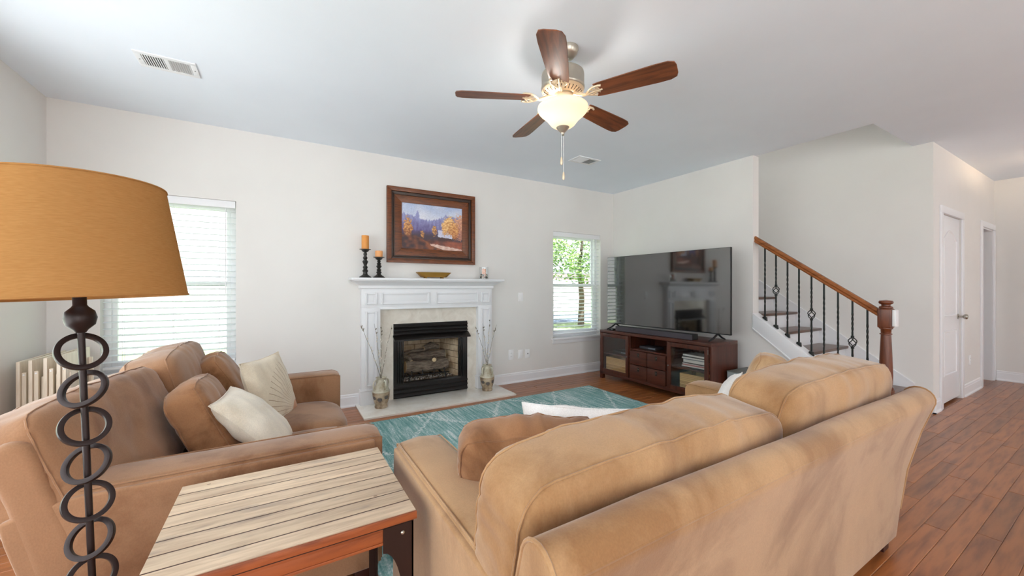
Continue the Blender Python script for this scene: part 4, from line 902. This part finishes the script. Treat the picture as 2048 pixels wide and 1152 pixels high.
throw('throw_pillow', 'boxy brown suede pillow at the far end of the loveseat', 'pillow', (-0.26, 3.08, 0.625), span((0.02, 0.4, 0), (-0.25, 0, 0.40)), 0.38, 0.44, 0.13, M['brownpillow'], 7, True)
throw('throw_pillow', 'cream pillow with brown fan lines and an orange corner', 'pillow', (-0.05, 2.89, 0.61), span((0.17, 0.36, 0), (-0.159, -0.077, 0.38)), 0.45, 0.45, 0.13, M['fanprint'], 9)
throw('throw_pillow', 'boxy tan suede pillow tucked into the near sofa corner', 'pillow', (0.765, 1.15, 0.605), span((-0.405, 0.2, 0), (-0.03, -0.10, 0.36)), 0.49, 0.38, 0.15, M['brownpillow'], 11, True)
throw('throw_pillow', 'plain white pillow in front of the tan corner pillow', 'pillow', (1.02, 1.20, 0.623), span((-0.64, 0.60, 0), (-0.08, -0.10, 0.36)), 0.42, 0.40, 0.13, M['white_fab'], 13)
throw('throw_pillow', 'rumpled light tan pillow at the stair end of the sofa', 'pillow', (2.29, 1.14, 0.67), span((-0.4, -0.2, 0.05), (0.06, -0.10, 0.36)), 0.36, 0.42, 0.17, M['tanpillow'], 15, True)
throw('throw_pillow', 'white fluffy pillow beside the rumpled tan pillow', 'pillow', (2.16, 1.25, 0.615), span((-0.4, -0.2, 0.1), (0.04, -0.14, 0.33)), 0.38, 0.38, 0.13, M['white_fab'], 17)

# ------------------------------------------------------------------ end table
M['tboard'] = wood('weathered_pine', rgb(178, 152, 128), rgb(214, 190, 162), 0.45, 'X', 1.3, 'World', 0.4, 0.34)
_t = NT(M['tboard']); _src = _t.p.inputs['Base Color'].links[0].from_socket
_k = _t.ramp(_t.noise(_t.coord('World', (1.2, 5, 1)), 6, 3, 0.5), [(0.60, (1, 1, 1, 1)), (0.70, rgb(196, 200, 214))]); _c = _t.mix(0.5, _src, _k, 'MULTIPLY')
_vn = _t.n('ShaderNodeTexVoronoi'); _vn.inputs['Scale'].default_value = 1.0; _t.l(_t.coord('World', (9, 16, 1)), _vn.inputs['Vector']); _kn = _t.math('LESS_THAN', _vn.outputs['Distance'], 0.055); _t.base(_t.mix(_t.math('MULTIPLY', _kn, 0.7), _c, rgb(92, 64, 44)))
M['tapron'] = wood('red_brown_apron', rgb(110, 52, 24), rgb(156, 82, 42), 0.45, 'X', 1.0)
tb = thing('end_table', 'weathered plank side table with brown iron legs between the sofas', 'table', (0.035, 1.4125, 0))
TX, TY, TZ = 0.315, 0.2675, 0.60
NBd = 8; bw = 2 * TY / NBd
bd = B((-TX, 0.0026, TZ - 0.022), (TX, bw - 0.0026, TZ)).mesh('board', M['tboard'], bevel=0.0022, seg=2)
for i in range(NBd): put('board', bd, tb, (0, -TY + i * bw, 0))
jm = B((-TX + 0.001, -0.0027, TZ - 0.02), (TX - 0.001, 0.0027, TZ - 0.0012)).mesh('joint', M['feet'])
for i in range(1, NBd): put('joint', jm, tb, (0, -TY + i * bw, 0))
B((-TX - 0.001, -TY - 0.007, TZ - 0.0235), (TX + 0.001, -TY + 0.0005, TZ - 0.0015)).build('edge_band', M['tapron'], tb, bevel=0.0015)
ap = MB(); ap.box((-TX + 0.006, -TY + 0.004, TZ - 0.032), (TX - 0.006, TY - 0.004, TZ - 0.0225)); ap.build('underframe', M['rust'], tb)
for sx, a in (('front', -1), ('back', 1)):
    q = MB(); y0, y1 = (-TY + 0.012, -TY + 0.034) if a < 0 else (TY - 0.034, TY - 0.012)
    q.box((-TX + 0.012, y0, TZ - 0.082), (TX - 0.012, y1, TZ - 0.0325)); q.box((-TX + 0.012, y0 - 0.003, TZ - 0.082), (TX - 0.012, y0, TZ - 0.074)); q.box((-TX + 0.012, y0 - 0.003, TZ - 0.042), (TX - 0.012, y0, TZ - 0.033)); q.build('apron', M['tapron'], tb, bevel=0.001)
for x0 in (-TX + 0.012, TX - 0.034): B((x0, -TY + 0.034, TZ - 0.082), (x0 + 0.022, TY - 0.034, TZ - 0.0325)).build('apron', M['tapron'], tb, bevel=0.001)
def gusset(w=0.034, top=0.088, h=TZ - 0.034):
    pts = [(0, 0), (w * 0.85, 0), (w * 0.85, h - 0.26)]
    for i in range(9): a = math.radians(90 * i / 8); pts.append((w * 0.85 + (top - w * 0.85) * (1 - math.cos(a)), h - 0.26 + 0.19 * math.sin(a)))
    return pts + [(top, h)] + [(0, h)]
g = gusset()
for sx in (-1, 1):
    for sy in (-1, 1):
        lgm = MB(); px0 = sx * (TX - 0.006); py0 = sy * (TY - 0.006)
        lgm.prism([(px0 - sx * p, q) for p, q in g], 'y', py0, py0 - sy * 0.005); lgm.prism([(py0 - sy * p, q) for p, q in g], 'x', px0, px0 - sx * 0.005)
        lo = lgm.build('leg', M['rust'], tb)
        for ps, ax in (((px0 - sx * 0.032, py0 + sy * 0.0005, TZ - 0.06), 'y'), ((px0 + sx * 0.0005, py0 - sy * 0.032, TZ - 0.06), 'x')):
            d_ = Vector((0, sy, 0)) if ax == 'y' else Vector((sx, 0, 0)); MB().tube([Vector(ps), Vector(ps) + d_ * 0.002, Vector(ps) + d_ * 0.004], [0.0065, 0.0055, 0.002], 12).build('bolt', M['nickel'], lo, smooth=True)

# ------------------------------------------------------------------ floor lamp
lp = thing('floor_lamp', 'floor lamp of stacked dark metal rings with tan drum shade', 'floor lamp', (-0.395, 1.40, 0))
lp.rotation_mode = 'QUATERNION'; lp.rotation_quaternion = Matrix.Rotation(math.radians(-2.6), 3, Vector((math.sin(YAW), math.cos(YAW), 0))).to_quaternion()
MB().lathe([(0.0, 0), (0.093, 0), (0.095, 0.006), (0.09, 0.014), (0.03, 0.024), (0.012, 0.04), (0.0, 0.04)], 32).build('base', M['bronze'], lp, smooth=True)
MB().tube([(0, 0, 0.03), (0, 0, 1.165)], 0.0072, 12).build('pole', M['bronze'], lp, smooth=True)
MB().lathe([(0.009, 1.150), (0.014, 1.158), (0.027, 1.170), (0.031, 1.188), (0.027, 1.205), (0.016, 1.216), (0.013, 1.221), (0.013, 1.262), (0.0, 1.262)], 28).build('finial_ball', M['bronze'], lp, smooth=True)
rm = MB().lathe([(0.0375, -0.006), (0.0495, -0.006), (0.0495, 0.006), (0.0375, 0.006)], 44, closed=True).mesh('ring', M['bronze'], bevel=0.0015, seg=2)
for i in range(11):
    s = 1 if i % 2 == 0 else -1
    # ring axis: tilted toward / away from the room, alternating up the pole
    az = 0.276 + math.radians(16 if s > 0 else -32); tl = 68 if s > 0 else 60
    e = (Matrix.Rotation(az, 3, 'Z') @ Matrix.Rotation(math.radians(tl), 3, 'X')).to_euler()
    put('ring', rm, lp, (0, 0, 1.102 - 0.0965 * i), e)
shd = MB(); z0, z1, r0, r1 = 1.24, 1.53, 0.216, 0.178
shd.lathe([(r0, z0), (r1, z1), (r1 - 0.003, z1), (r0 - 0.003, z0)], 64, closed=True); so = shd.build('lamp_shade', M['shade'], lp, smooth=True)
for r, z in ((r0, z0), (r1, z1)): MB().tube([(r * math.cos(2 * PI * k_ / 64), r * math.sin(2 * PI * k_ / 64), z) for k_ in range(64)], 0.0025, 6, closed=True).build('rim_trim', M['shade'], so, smooth=True)
spd = MB(); spd.tube([(0, 0, 1.26), (0, 0, 1.50)], 0.006, 8)
for k_ in range(3): spd.tube([(0, 0, 1.50), (0.176 * math.cos(k_ * 2.094), 0.176 * math.sin(k_ * 2.094), 1.522)], 0.003, 6)
spd.build('shade_spider', M['bronze'], lp, smooth=True)

# ------------------------------------------------------------------ folded tray tables behind the loveseat
ty = [(-1.47, 3.83, 0.78), (-1.405, 3.80, 0.79), (-1.335, 3.79, 0.80), (-1.27, 3.775, 0.81)]
pos = ['outermost folded cream tray table against the side wall', 'second folded cream tray table from the side wall', 'third folded cream tray table from the side wall', 'innermost folded cream tray table showing its flat top']
for (x, yy, hh), lb in zip(ty, pos):
    t = thing('tray_table', lb, 'tray table', (x, yy, 0), group='folded tray tables behind the loveseat')
    B((-0.009, 0.0, 0.30), (0.009, 0.48, hh)).build('tray_top', M['trayw'], t, bevel=0.004)
    for yl in (0.015, 0.435): B((0.011, yl, 0.0), (0.031, yl + 0.022, hh - 0.075)).build('leg', M['trayw'], t, bevel=0.003)
    for yl in (0.045, 0.405): B((0.033, yl, 0.0), (0.045, yl + 0.022, hh - 0.12)).build('leg', M['trayw'], t, bevel=0.003)
    B((0.011, 0.037, 0.12), (0.025, 0.435, 0.15)).build('stretcher', M['ovalbrown'], t, bevel=0.002)
    for z in (hh - 0.09, 0.40): MB().tube([(0.021, 0.016, z), (0.021, 0.0115, z)], 0.005, 10).build('screw', M['plate'], t)

# ------------------------------------------------------------------ media console
cn = thing('media_console', 'dark cherry media console with glass doors and four small drawers', 'media console', (3.88, 3.235, 0))
# local: x depth 0..0.49, y -0.825..0.825
CD, CW, CH = 0.49, 0.825, 0.68
bd_ = MB(); bd_.box((-0.006, -CW, CH - 0.036), (CD, CW, CH)); bd_.build('top', M['console'], cn, bevel=0.003)
for a, b in ((-CW, -CW + 0.022), (CW - 0.022, CW)): B((0.0, a, 0.09), (CD, b, CH - 0.036)).build('side_panel', M['console_z'], cn)
for a, b in ((-0.292, -0.272), (0.272, 0.292)): B((0.002, a, 0.09), (CD - 0.01, b, CH - 0.036)).build('divider', M['console_z'], cn)
B((0.004, -CW + 0.022, 0.085), (CD, CW - 0.022, 0.108)).build('bottom_panel', M['console'], cn)
B((CD - 0.012, -CW + 0.022, 0.108), (CD - 0.004, CW - 0.022, CH - 0.036)).build('rear_panel', M['console'], cn)
B((0.004, -0.272, 0.470), (CD - 0.012, 0.272, 0.488)).build('shelf', M['console'], cn)
for a, b in ((-CW + 0.022, -0.292), (0.292, CW - 0.022)): B((0.03, a, 0.345), (CD - 0.012, b, 0.362)).build('shelf', M['console'], cn)
B((0.0, -CW, 0.065), (0.02, CW, 0.10)).build('bottom_rail', M['console'], cn, bevel=0.002)
for y_ in (-CW, CW - 0.05):
    for x_ in (0.0, CD - 0.05): B((x_, y_, 0), (x_ + 0.05, y_ + 0.05, 0.09)).build('leg', M['console_z'], cn, bevel=0.002)
for s in (-1, 1):
    y0, y1 = (-CW + 0.026, -0.294) if s < 0 else (0.294, CW - 0.026)
    fr = MB(); z0, z1 = 0.104, CH - 0.042; q = 0.046
    fr.box((-0.016, y0, z0), (0.001, y0 + q, z1)); fr.box((-0.016, y1 - q, z0), (0.001, y1, z1)); fr.box((-0.016, y0 + q, z0), (0.001, y1 - q, z0 + q)); fr.box((-0.016, y0 + q, z1 - q), (0.001, y1 - q, z1))
    dr = fr.build('door', M['console_z'], cn, bevel=0.002)
    B((-0.009, y0 + q, z0 + q), (-0.006, y1 - q, z1 - q)).build('pane', M['cabglass'], dr)
    yk = y1 - 0.02 if s < 0 else y0 + 0.02
    MB().tube([(-0.016, yk, 0.37), (-0.024, yk, 0.37), (-0.030, yk, 0.37), (-0.036, yk, 0.37)], [0.004, 0.005, 0.009, 0.006], 10).build('knob', M['hinge'], dr, smooth=True)
    for zz in (0.18, 0.56): B((-0.018, (y0 if s < 0 else y1 - 0.006), zz), (-0.014, (y0 + 0.006 if s < 0 else y1), zz + 0.05)).build('hinge', M['hinge'], dr)
for r in range(2):
    for c_ in range(2):
        y0 = -0.268 + c_ * 0.27; z0 = 0.112 + r * 0.18
        dw = B((-0.014, y0, z0), (0.30, y0 + 0.262, z0 + 0.172)).build('drawer', M['console'], cn, bevel=0.003)
        yc = y0 + 0.131; zc = z0 + 0.125
        B((-0.0165, yc - 0.016, zc - 0.024), (-0.0138, yc + 0.016, zc + 0.024)).build('escutcheon', M['iron'], dw, bevel=0.002)
        MB().tube([(-0.018 - 0.004 * math.sin(a), yc + 0.011 * math.cos(a), zc - 0.004 + 0.013 * math.sin(a)) for a in [2 * PI * k_ / 14 for k_ in range(14)]], 0.0018, 6, closed=True).build('ring_pull', M['nickel'], dw, smooth=True)
# contents
def wbasket(y_, x_, z_, w_, d_, h_, label):
    t = thing('straw_basket', label, 'basket', (3.88 + x_, 3.235 + y_, z_), group='straw baskets in the media console')
    bm_ = MB(); a = [(-d_ / 2, -w_ / 2), (d_ / 2, -w_ / 2), (d_ / 2, w_ / 2), (-d_ / 2, w_ / 2)]
    bm_.box((-d_ / 2, -w_ / 2, 0), (d_ / 2, w_ / 2, 0.01)); th = 0.012
    bm_.box((-d_ / 2, -w_ / 2, 0.01), (-d_ / 2 + th, w_ / 2, h_)); bm_.box((d_ / 2 - th, -w_ / 2, 0.01), (d_ / 2, w_ / 2, h_)); bm_.box((-d_ / 2 + th, -w_ / 2, 0.01), (d_ / 2 - th, -w_ / 2 + th, h_)); bm_.box((-d_ / 2 + th, w_ / 2 - th, 0.01), (d_ / 2 - th, w_ / 2, h_))
    bm_.build('basket_body', M['basket'], t, bevel=0.003)
    MB().tube([(-d_ / 2 + 0.006, -w_ / 2 + 0.006, h_), (d_ / 2 - 0.006, -w_ / 2 + 0.006, h_), (d_ / 2 - 0.006, w_ / 2 - 0.006, h_), (-d_ / 2 + 0.006, w_ / 2 - 0.006, h_)], 0.009, 8, closed=True).build('rim', M['basket'], t, smooth=True)
wbasket(0.55, 0.175, 0.109, 0.36, 0.30, 0.195, 'straw basket behind the console glass door near the window')
wbasket(-0.60, 0.175, 0.109, 0.34, 0.30, 0.185, 'straw basket behind the console glass door near the sofa')
def device(y_, x_, z_, w_, d_, h_, label, m=M['black']):
    t = thing('media_player', label, 'media player', (3.88 + x_, 3.235 + y_, z_))
    b = B((-d_ / 2, -w_ / 2, 0.004), (d_ / 2, w_ / 2, h_)).build('case', m, t, bevel=0.003); B((-d_ / 2 - 0.001, -w_ / 2 + 0.01, h_ * 0.35), (-d_ / 2 + 0.001, -w_ / 2 + w_ * 0.45, h_ * 0.75)).build('display', M['mag_blue'], t)
    for q in (-1, 1): B((-d_ / 2 + 0.01, q * (w_ / 2 - 0.015) - 0.006, 0), (d_ / 2 - 0.01, q * (w_ / 2 - 0.015) + 0.006, 0.005)).build('foot', M['black'], t)
device(0.07, 0.16, 0.4885, 0.25, 0.16, 0.035, 'small grey media player in the open console niche', M['mag_dark'])
device(0.54, 0.2, 0.3625, 0.28, 0.2, 0.04, 'low black player on the glass-door shelf above the basket')
device(0.655, 0.08, CH + 0.0005, 0.08, 0.08, 0.022, 'small black box on the console top beside the soundbar')
mz = 0.3625; mags = [(0.012, 'mag_dark'), (0.010, 'paper'), (0.014, 'mag_red'), (0.010, 'paper'), (0.009, 'mag_dark'), (0.034, 'paper'), (0.010, 'mag_blue'), (0.016, 'paper'), (0.012, 'mag_dark'), (0.018, 'paper')]
ords = ['lowest', 'second lowest', 'third lowest', 'fourth lowest', 'fifth lowest', 'thick white', 'slate covered upper', 'third highest', 'second highest', 'topmost']
for i, ((h_, mm), od) in enumerate(zip(mags, ords)):
    t = thing('magazine', od + ' magazine of the stack behind the console glass', 'magazine', (3.88 + 0.20 + random.uniform(-.01, .01), 3.235 - 0.575 + random.uniform(-.012, .012), mz), (0, 0, random.uniform(-.06, .06)), 'magazine stack in the console')
    B((-0.11, -0.15, 0.001), (0.11, 0.15, h_ - 0.001)).build('pages', M['paper'], t); c_ = MB(); c_.box((-0.112, -0.152, 0), (0.112, 0.152, 0.001)); c_.box((-0.112, -0.152, h_ - 0.001), (0.112, 0.152, h_)); c_.box((-0.113, -0.152, 0), (-0.1105, 0.152, h_)); c_.build('cover', M[mm], t); mz += h_ + 0.0003
# television
tv = thing('television', 'large flat black television standing on the dark console', 'television', (4.115, 3.235, CH), (0, 0, math.radians(1.7)))
TW, T0, T1 = 0.882, 0.075, 1.025
B((-0.008, -TW, T0), (0.022, TW, T1)).build('cabinet', M['tvbody'], tv, bevel=0.003)
B((-0.0095, -TW + 0.004, T0 + 0.010), (-0.008, TW - 0.004, T1 - 0.004)).build('screen', M['screen'], tv)
B((0.022, -0.5, T0 + 0.08), (0.06, 0.5, T0 + 0.5)).build('rear_housing', M['tvbody'], tv, bevel=0.01)
for y_ in (-0.735, 0.735):
    q = MB(); q.tube([(0.005, y_, T0 + 0.005), (-0.08, y_, 0.035), (-0.165, y_, 0.010)], [0.011, 0.011, 0.008], 8); q.tube([(0.005, y_, T0 + 0.005), (0.08, y_, 0.035), (0.15, y_, 0.010)], [0.011, 0.011, 0.008], 8); q.build('stand_foot', M['tvbody'], tv, smooth=True)
sb = thing('soundbar', 'long charcoal soundbar on the console below the television', 'soundbar', (3.985, 3.235, CH))
B((-0.055, -0.57, 0.003), (0.05, 0.575, 0.066)).build('case', M['black'], sb, bevel=0.004)
B((-0.058, -0.57, 0.005), (-0.0545, 0.575, 0.064)).build('grille_cloth', M['sb_front'], sb)
for y_ in (-0.5, 0.5): B((-0.04, y_ - 0.02, 0), (0.04, y_ + 0.02, 0.004)).build('foot', M['black'], sb)
MB().tube([(4.12, 3.72, CH + 0.002), (4.14, 3.74, CH + 0.07)], 0.004, 6)
sw = thing('subwoofer', 'grey square speaker box on the floor beside the console', 'speaker', (4.295, 2.27, 0))
B((-0.20, -0.115, 0.02), (0.185, 0.10, 0.375)).build('cabinet', M['grey_side'], sw, bevel=0.006)
B((-0.203, -0.118, 0.372), (0.188, 0.103, 0.382)).build('top_panel', M['grey'], sw, bevel=0.004)
for x_ in (-0.17, 0.155):
    for y_ in (-0.09, 0.075): MB().lathe([(0.015, 0), (0.018, 0.004), (0.018, 0.022), (0, 0.022)], 12, (x_, y_, 0)).build('foot', M['black'], sw)

# ------------------------------------------------------------------ ceiling vents
def vent(x, y_, rx, ry, label, banks):
    t = thing('ceiling_vent', label, 'vent', (x, y_, H), group='white ceiling air vents')
    f = MB(); e = 0.032
    for a, b, c_, d_ in ((-rx, rx, -ry, -ry + e), (-rx, rx, ry - e, ry), (-rx, -rx + e, -ry + e, ry - e), (rx - e, rx, -ry + e, ry - e), (-0.012, 0.012, -ry + e, ry - e)): f.box((a, c_, -0.008), (b, d_, -0.0005))
    f.build('frame', M['vent'], t, bevel=0.002)
    B((-rx + 0.02, -ry + 0.02, -0.003), (rx - 0.02, ry - 0.02, -0.0006)).build('backing', M['ventdark'], t)
    n = 9; wd = (rx - e - 0.012) / n
    sm_ = MB().add([(-0.0045, -ry + e, -0.0095), (0.004, -ry + e, -0.0035), (0.004, ry - e, -0.0035), (-0.0045, ry - e, -0.0095), (-0.0045, -ry + e, -0.0085), (0.004, -ry + e, -0.0025), (0.004, ry - e, -0.0025), (-0.0045, ry - e, -0.0085)], [(0, 1, 2, 3), (7, 6, 5, 4), (0, 4, 5, 1), (3, 2, 6, 7), (0, 3, 7, 4), (1, 5, 6, 2)]).mesh('louvre', M['vent'])
    for s in (-1, 1):
        for i in range(n): put('louvre', sm_, t, (s * (0.012 + wd * (i + 0.5)), 0, 0), None, (s, 1, 1))
    for q in (-1, 1): MB().tube([(q * (rx - 0.016), 0, -0.008), (q * (rx - 0.016), 0, -0.0095)], 0.004, 10).build('screw', M['hinge'], t)
vent(-0.632, 3.355, 0.155, 0.103, 'white ceiling vent above the loveseat', 2); vent(3.018, 3.41, 0.16, 0.10, 'white ceiling vent beyond the ceiling fan', 2)

# ------------------------------------------------------------------ ceiling fan
FX, FY, BZ = 1.495, 1.888, 2.425
fn = thing('ceiling_fan', 'five-blade walnut ceiling fan with glowing frosted bowl light', 'ceiling fan', (FX, FY, H))
def Z(z): return z - H
off = (0.030 * math.cos(YAW), -0.030 * math.sin(YAW))
MB().lathe([(0.0, 0), (0.066, 0), (0.066, -0.012), (0.058, -0.035), (0.038, -0.058), (0.018, -0.064), (0.0, -0.064)], 28, (off[0], off[1], -0.0005)).build('canopy', M['fan_motor'], fn, smooth=True)
MB().tube([(off[0], off[1], -0.05), (0, 0, Z(2.60))], 0.013, 14).build('downrod', M['fan_motor'], fn, smooth=True)
MB().lathe([(0.0, Z(2.625)), (0.024, Z(2.625)), (0.034, Z(2.61)), (0.045, Z(2.598)), (0.118, Z(2.590)), (0.128, Z(2.582)), (0.130, Z(2.570)), (0.130, Z(2.500)), (0.133, Z(2.497)), (0.133, Z(2.488)), (0.126, Z(2.480)), (0.105, Z(2.462)), (0.085, Z(2.452)), (0.080, Z(2.446)), (0.0, Z(2.446))], 44).build('motor_housing', M['fan_motor'], fn, smooth=True)
ring = MB(); ring.lathe([(0.126, Z(2.4795)), (0.108, Z(2.4605)), (0.082, Z(2.4500)), (0.080, Z(2.4445)), (0.086, Z(2.4470)), (0.110, Z(2.4575)), (0.129, Z(2.4775))], 44); ring.build('vent_ring', M['fan_cream'], fn, smooth=True)
for k_ in range(30):
    a = 2 * PI * k_ / 30; s_ = MB(); ca, sa = math.cos(a), math.sin(a); p0, p1 = Vector((0.092 * ca, 0.092 * sa, Z(2.4503))), Vector((0.117 * ca, 0.117 * sa, Z(2.4640))); s_.tube([p0, p1], 0.0034, 6); s_.build('vent_slot', M['frame_edge'], fn)
MB().lathe([(0.0, Z(2.448)), (0.062, Z(2.448)), (0.066, Z(2.435)), (0.060, Z(2.415)), (0.050, Z(2.405)), (0.050, Z(2.392)), (0.064, Z(2.386)), (0.066, Z(2.378)), (0.0, Z(2.378))], 32).build('switch_housing', M['fan_cream'], fn, smooth=True)
# blades
bo = MB(); nb = 26; bl = 0.46; outline = []
ptsb = [(0.0, 0.052), (0.03, 0.058), (0.20, 0.066), (0.36, 0.072), (0.42, 0.070), (0.452, 0.056), (0.460, 0.03), (0.460, -0.03), (0.452, -0.056), (0.42, -0.070), (0.36, -0.072), (0.20, -0.066), (0.03, -0.058), (0.0, -0.052), (0.012, -0.03), (0.0, 0.0), (0.012, 0.03)]
bo.prism(ptsb, 'z', -0.003, 0.003); bmh = bo.mesh('blade', M['blade'], bevel=0.001, seg=1)
arm_ = MB(); arm_.tube([(0.070, 0, 0.018), (0.105, 0, 0.004), (0.14, 0, -0.012), (0.175, 0, -0.010)], [0.010, 0.011, 0.010, 0.008], 8)
for s in (-1, 1):
    arm_.tube([(0.150, 0, -0.011), (0.178, s * 0.030, -0.008), (0.205, s * 0.048, -0.006), (0.238, s * 0.050, -0.005), (0.252, s * 0.044, -0.005)], 0.0065, 8)
    arm_.tube([(0.180, s * 0.030, -0.008), (0.210, s * 0.016, -0.006), (0.235, s * 0.012, -0.005)], 0.005, 8)
    arm_.tube([(0.215, s * 0.047, -0.006), (0.228, s * 0.026, -0.0055), (0.232, s * 0.012, -0.005)], 0.005, 8)
arm_.tube([(0.170, 0, -0.010), (0.205, 0, -0.007), (0.250, 0, -0.005)], 0.006, 8)
armm = arm_.mesh('blade_iron', M['fan_cream'], smooth=True)
for k_ in range(5):
    a = math.radians(10.5 + 72 * k_)
    ir = put('blade_iron', armm, fn, (0, 0, Z(BZ) + 0.006), (0, 0, a))
    e = (Matrix.Rotation(a, 3, 'Z') @ Matrix.Rotation(math.radians(-12), 3, 'X')).to_euler()
    put('blade', bmh, fn, (0.205 * math.cos(a), 0.205 * math.sin(a), Z(BZ) + 0.004), e, (0.98, 1, 1))
# bowl light
MB().lathe([(0.146, Z(2.384)), (0.153, Z(2.378)), (0.155, Z(2.366)), (0.150, Z(2.352)), (0.137, Z(2.337)), (0.118, Z(2.321)), (0.100, Z(2.304)), (0.086, Z(2.286)), (0.074, Z(2.270)), (0.058, Z(2.258)), (0.036, Z(2.252)), (0.030, Z(2.251)), (0.030, Z(2.255)), (0.056, Z(2.262)), (0.071, Z(2.273)), (0.083, Z(2.289)), (0.097, Z(2.307)), (0.115, Z(2.324)), (0.134, Z(2.340)), (0.147, Z(2.355)), (0.151, Z(2.366)), (0.149, Z(2.376)), (0.144, Z(2.381))], 48).build('glass_bowl', M['globe'], fn, smooth=True)
MB().lathe([(0.0, Z(2.262)), (0.036, Z(2.260)), (0.040, Z(2.252)), (0.030, Z(2.238)), (0.014, Z(2.222)), (0.008, Z(2.212)), (0.010, Z(2.206)), (0.0, Z(2.200))], 24).build('bowl_finial', M['fan_motor'], fn, smooth=True)
for s, (bx, by) in enumerate(((-0.055, 0.0), (0.045, 0.035))):
    bx, by = bx * math.cos(YAW) + by * math.sin(YAW), -bx * math.sin(YAW) + by * math.cos(YAW)
    MB().lathe([(0.0, 0.028), (0.012, 0.026), (0.024, 0.010), (0.026, 0.0), (0.022, -0.014), (0.012, -0.023), (0.0, -0.026)][::-1], 16, (bx, by, Z(2.338))).build('bulb', M['bulb'], fn, smooth=True)
    l = bpy.data.lights.new('fan_bulb_light', 'POINT'); l.energy = FAN_W / 2; l.color = (1.0, 0.92, 0.85); l.shadow_soft_size = 0.03
    lo = bpy.data.objects.new('fan_bulb_light', l); COL.objects.link(lo); lo.location = (FX + bx * 1.6, FY + by * 1.6, 2.385)
for dx_, zb in ((-0.010, 2.035), (0.006, 1.945)):
    c_ = MB(); c_.tube([(dx_, 0, Z(2.22)), (dx_, 0, Z(zb + 0.03))], 0.0013, 6); co = c_.build('pull_chain', M['plate'], fn)
    MB().lathe([(0.0, zb + 0.036 - H), (0.004, zb + 0.034 - H), (0.0075, zb + 0.012 - H), (0.0075, zb - 0.006 - H), (0.004, zb - 0.014 - H), (0.0, zb - 0.015 - H)][::-1], 12, (dx_, 0, 0)).build('chain_pull', M['fan_cream'], co, smooth=True)

# hall flush light (just beyond the picture edge)
hl = thing('hall_light', 'frosted dome light on the hall ceiling', 'ceiling light', (7.25, 0.30, H))
MB().lathe([(0.0, 0), (0.17, 0), (0.17, -0.02), (0.16, -0.028), (0.0, -0.028)], 32, (0, 0, -0.0005)).build('pan', M['fan_motor'], hl, smooth=True)
MB().lathe([(0.150, -0.098), (0.140, -0.115), (0.105, -0.140), (0.055, -0.158), (0.0, -0.165)], 32).build('dome', M['globe'], hl, smooth=True)
for a in (0.5, 2.6, 4.7): MB().tube([(0.145 * math.cos(a), 0.145 * math.sin(a), -0.02), (0.148 * math.cos(a), 0.148 * math.sin(a), -0.102)], 0.005, 6).build('dome_clip', M['fan_motor'], hl)
l = bpy.data.lights.new('hall_bulb_light', 'POINT'); l.energy = HALL_W; l.color = (1.0, 0.74, 0.48); l.shadow_soft_size = 0.04
lo = bpy.data.objects.new('hall_bulb_light', l); COL.objects.link(lo); lo.location = (7.25, 0.30, H - 0.085)

# ------------------------------------------------------------------ outside
gd = struct('ground', B((-60, -60, -0.45), (80, 90, -0.30)), M['grass'], 'green lawn outside the windows', 'lawn')
struct('patio', B((-30, -40, -0.30), (36, YR - 0.16, -0.26)), M['patio'], 'pale stone patio behind the rear windows', 'patio')  # unseen slab, added to keep green lawn bounce out of the room
struct('side_path', B((-30, YR - 0.16, -0.30), (XL - 0.16, 4.2, -0.26)), M['patio'], 'pale stone path along the side wall', 'path')  # unseen slab, added for neutral bounce into the side windows
struct('road', B((6.0, 13.5, -0.30), (40, 18.5, -0.285)), M['asphalt'], 'blue-grey road seen through the window beside the television', 'road')
struct('driveway', B((6.0, 20.5, -0.30), (45, 27, -0.28)), M['concrete'], 'pale concrete drive beyond the road', 'driveway')
nh = thing('brick_house', 'whitewashed brick house seen through the window behind the loveseat', 'house', (-3.5, 13.0, -0.3))
B((-7, 0, 0), (4.5, 8, 6.5)).build('brick_wall', M['extbrick'], nh)
MB().prism([(-0.6, 6.3), (-0.6, 6.5), (4, 9.5), (8.6, 6.5), (8.6, 6.3)], 'x', -7.5, 5.0).build('roof', M['roofing'], nh)
h2 = thing('far_house', 'dusty pink sided house far off behind the tree', 'house', (27.0, 28.5, -0.3))
B((-6, 0, 0), (7, 8, 3.0)).build('siding_wall', M['siding'], h2)
MB().prism([(-0.7, 2.9), (-0.7, 3.1), (4, 6.4), (8.7, 3.1), (8.7, 2.9)], 'x', -6.6, 7.6).build('roof', M['roofing'], h2)
B((-5.6, -0.06, 0), (-2.6, 0.0, 2.3)).build('garage_door', M['paper'], h2)
tr = thing('garden_tree', 'leafy bright green tree outside the window beside the television', 'tree', (10.6, 12.2, -0.3))
MB().tube([(0, 0, 0), (0.05, 0, 1.2), (0.0, 0.1, 2.4), (0.1, 0, 3.6)], [0.14, 0.11, 0.09, 0.04], 10).build('trunk', M['bark'], tr, smooth=True)
lf = MB(); rnd = random.Random(3)
for i in range(5200):
    while True:
        p = Vector((rnd.uniform(-1, 1), rnd.uniform(-1, 1), rnd.uniform(-1, 1)))
        if p.length < 1 and noise.noise(p * 2.4) > -0.12: break
    p = Vector((p.x * 2.1, p.y * 2.1, 3.5 + p.z * 1.8)); a = Vector((rnd.uniform(-1, 1), rnd.uniform(-1, 1), rnd.uniform(-1, 1))).normalized() * 0.085; b = a.orthogonal().normalized() * 0.045
    lf.add([p - a, p + b, p + a, p - b], [(0, 1, 2, 3)])
tag(lf.build('foliage', M['leaf'], tr), kind='stuff')
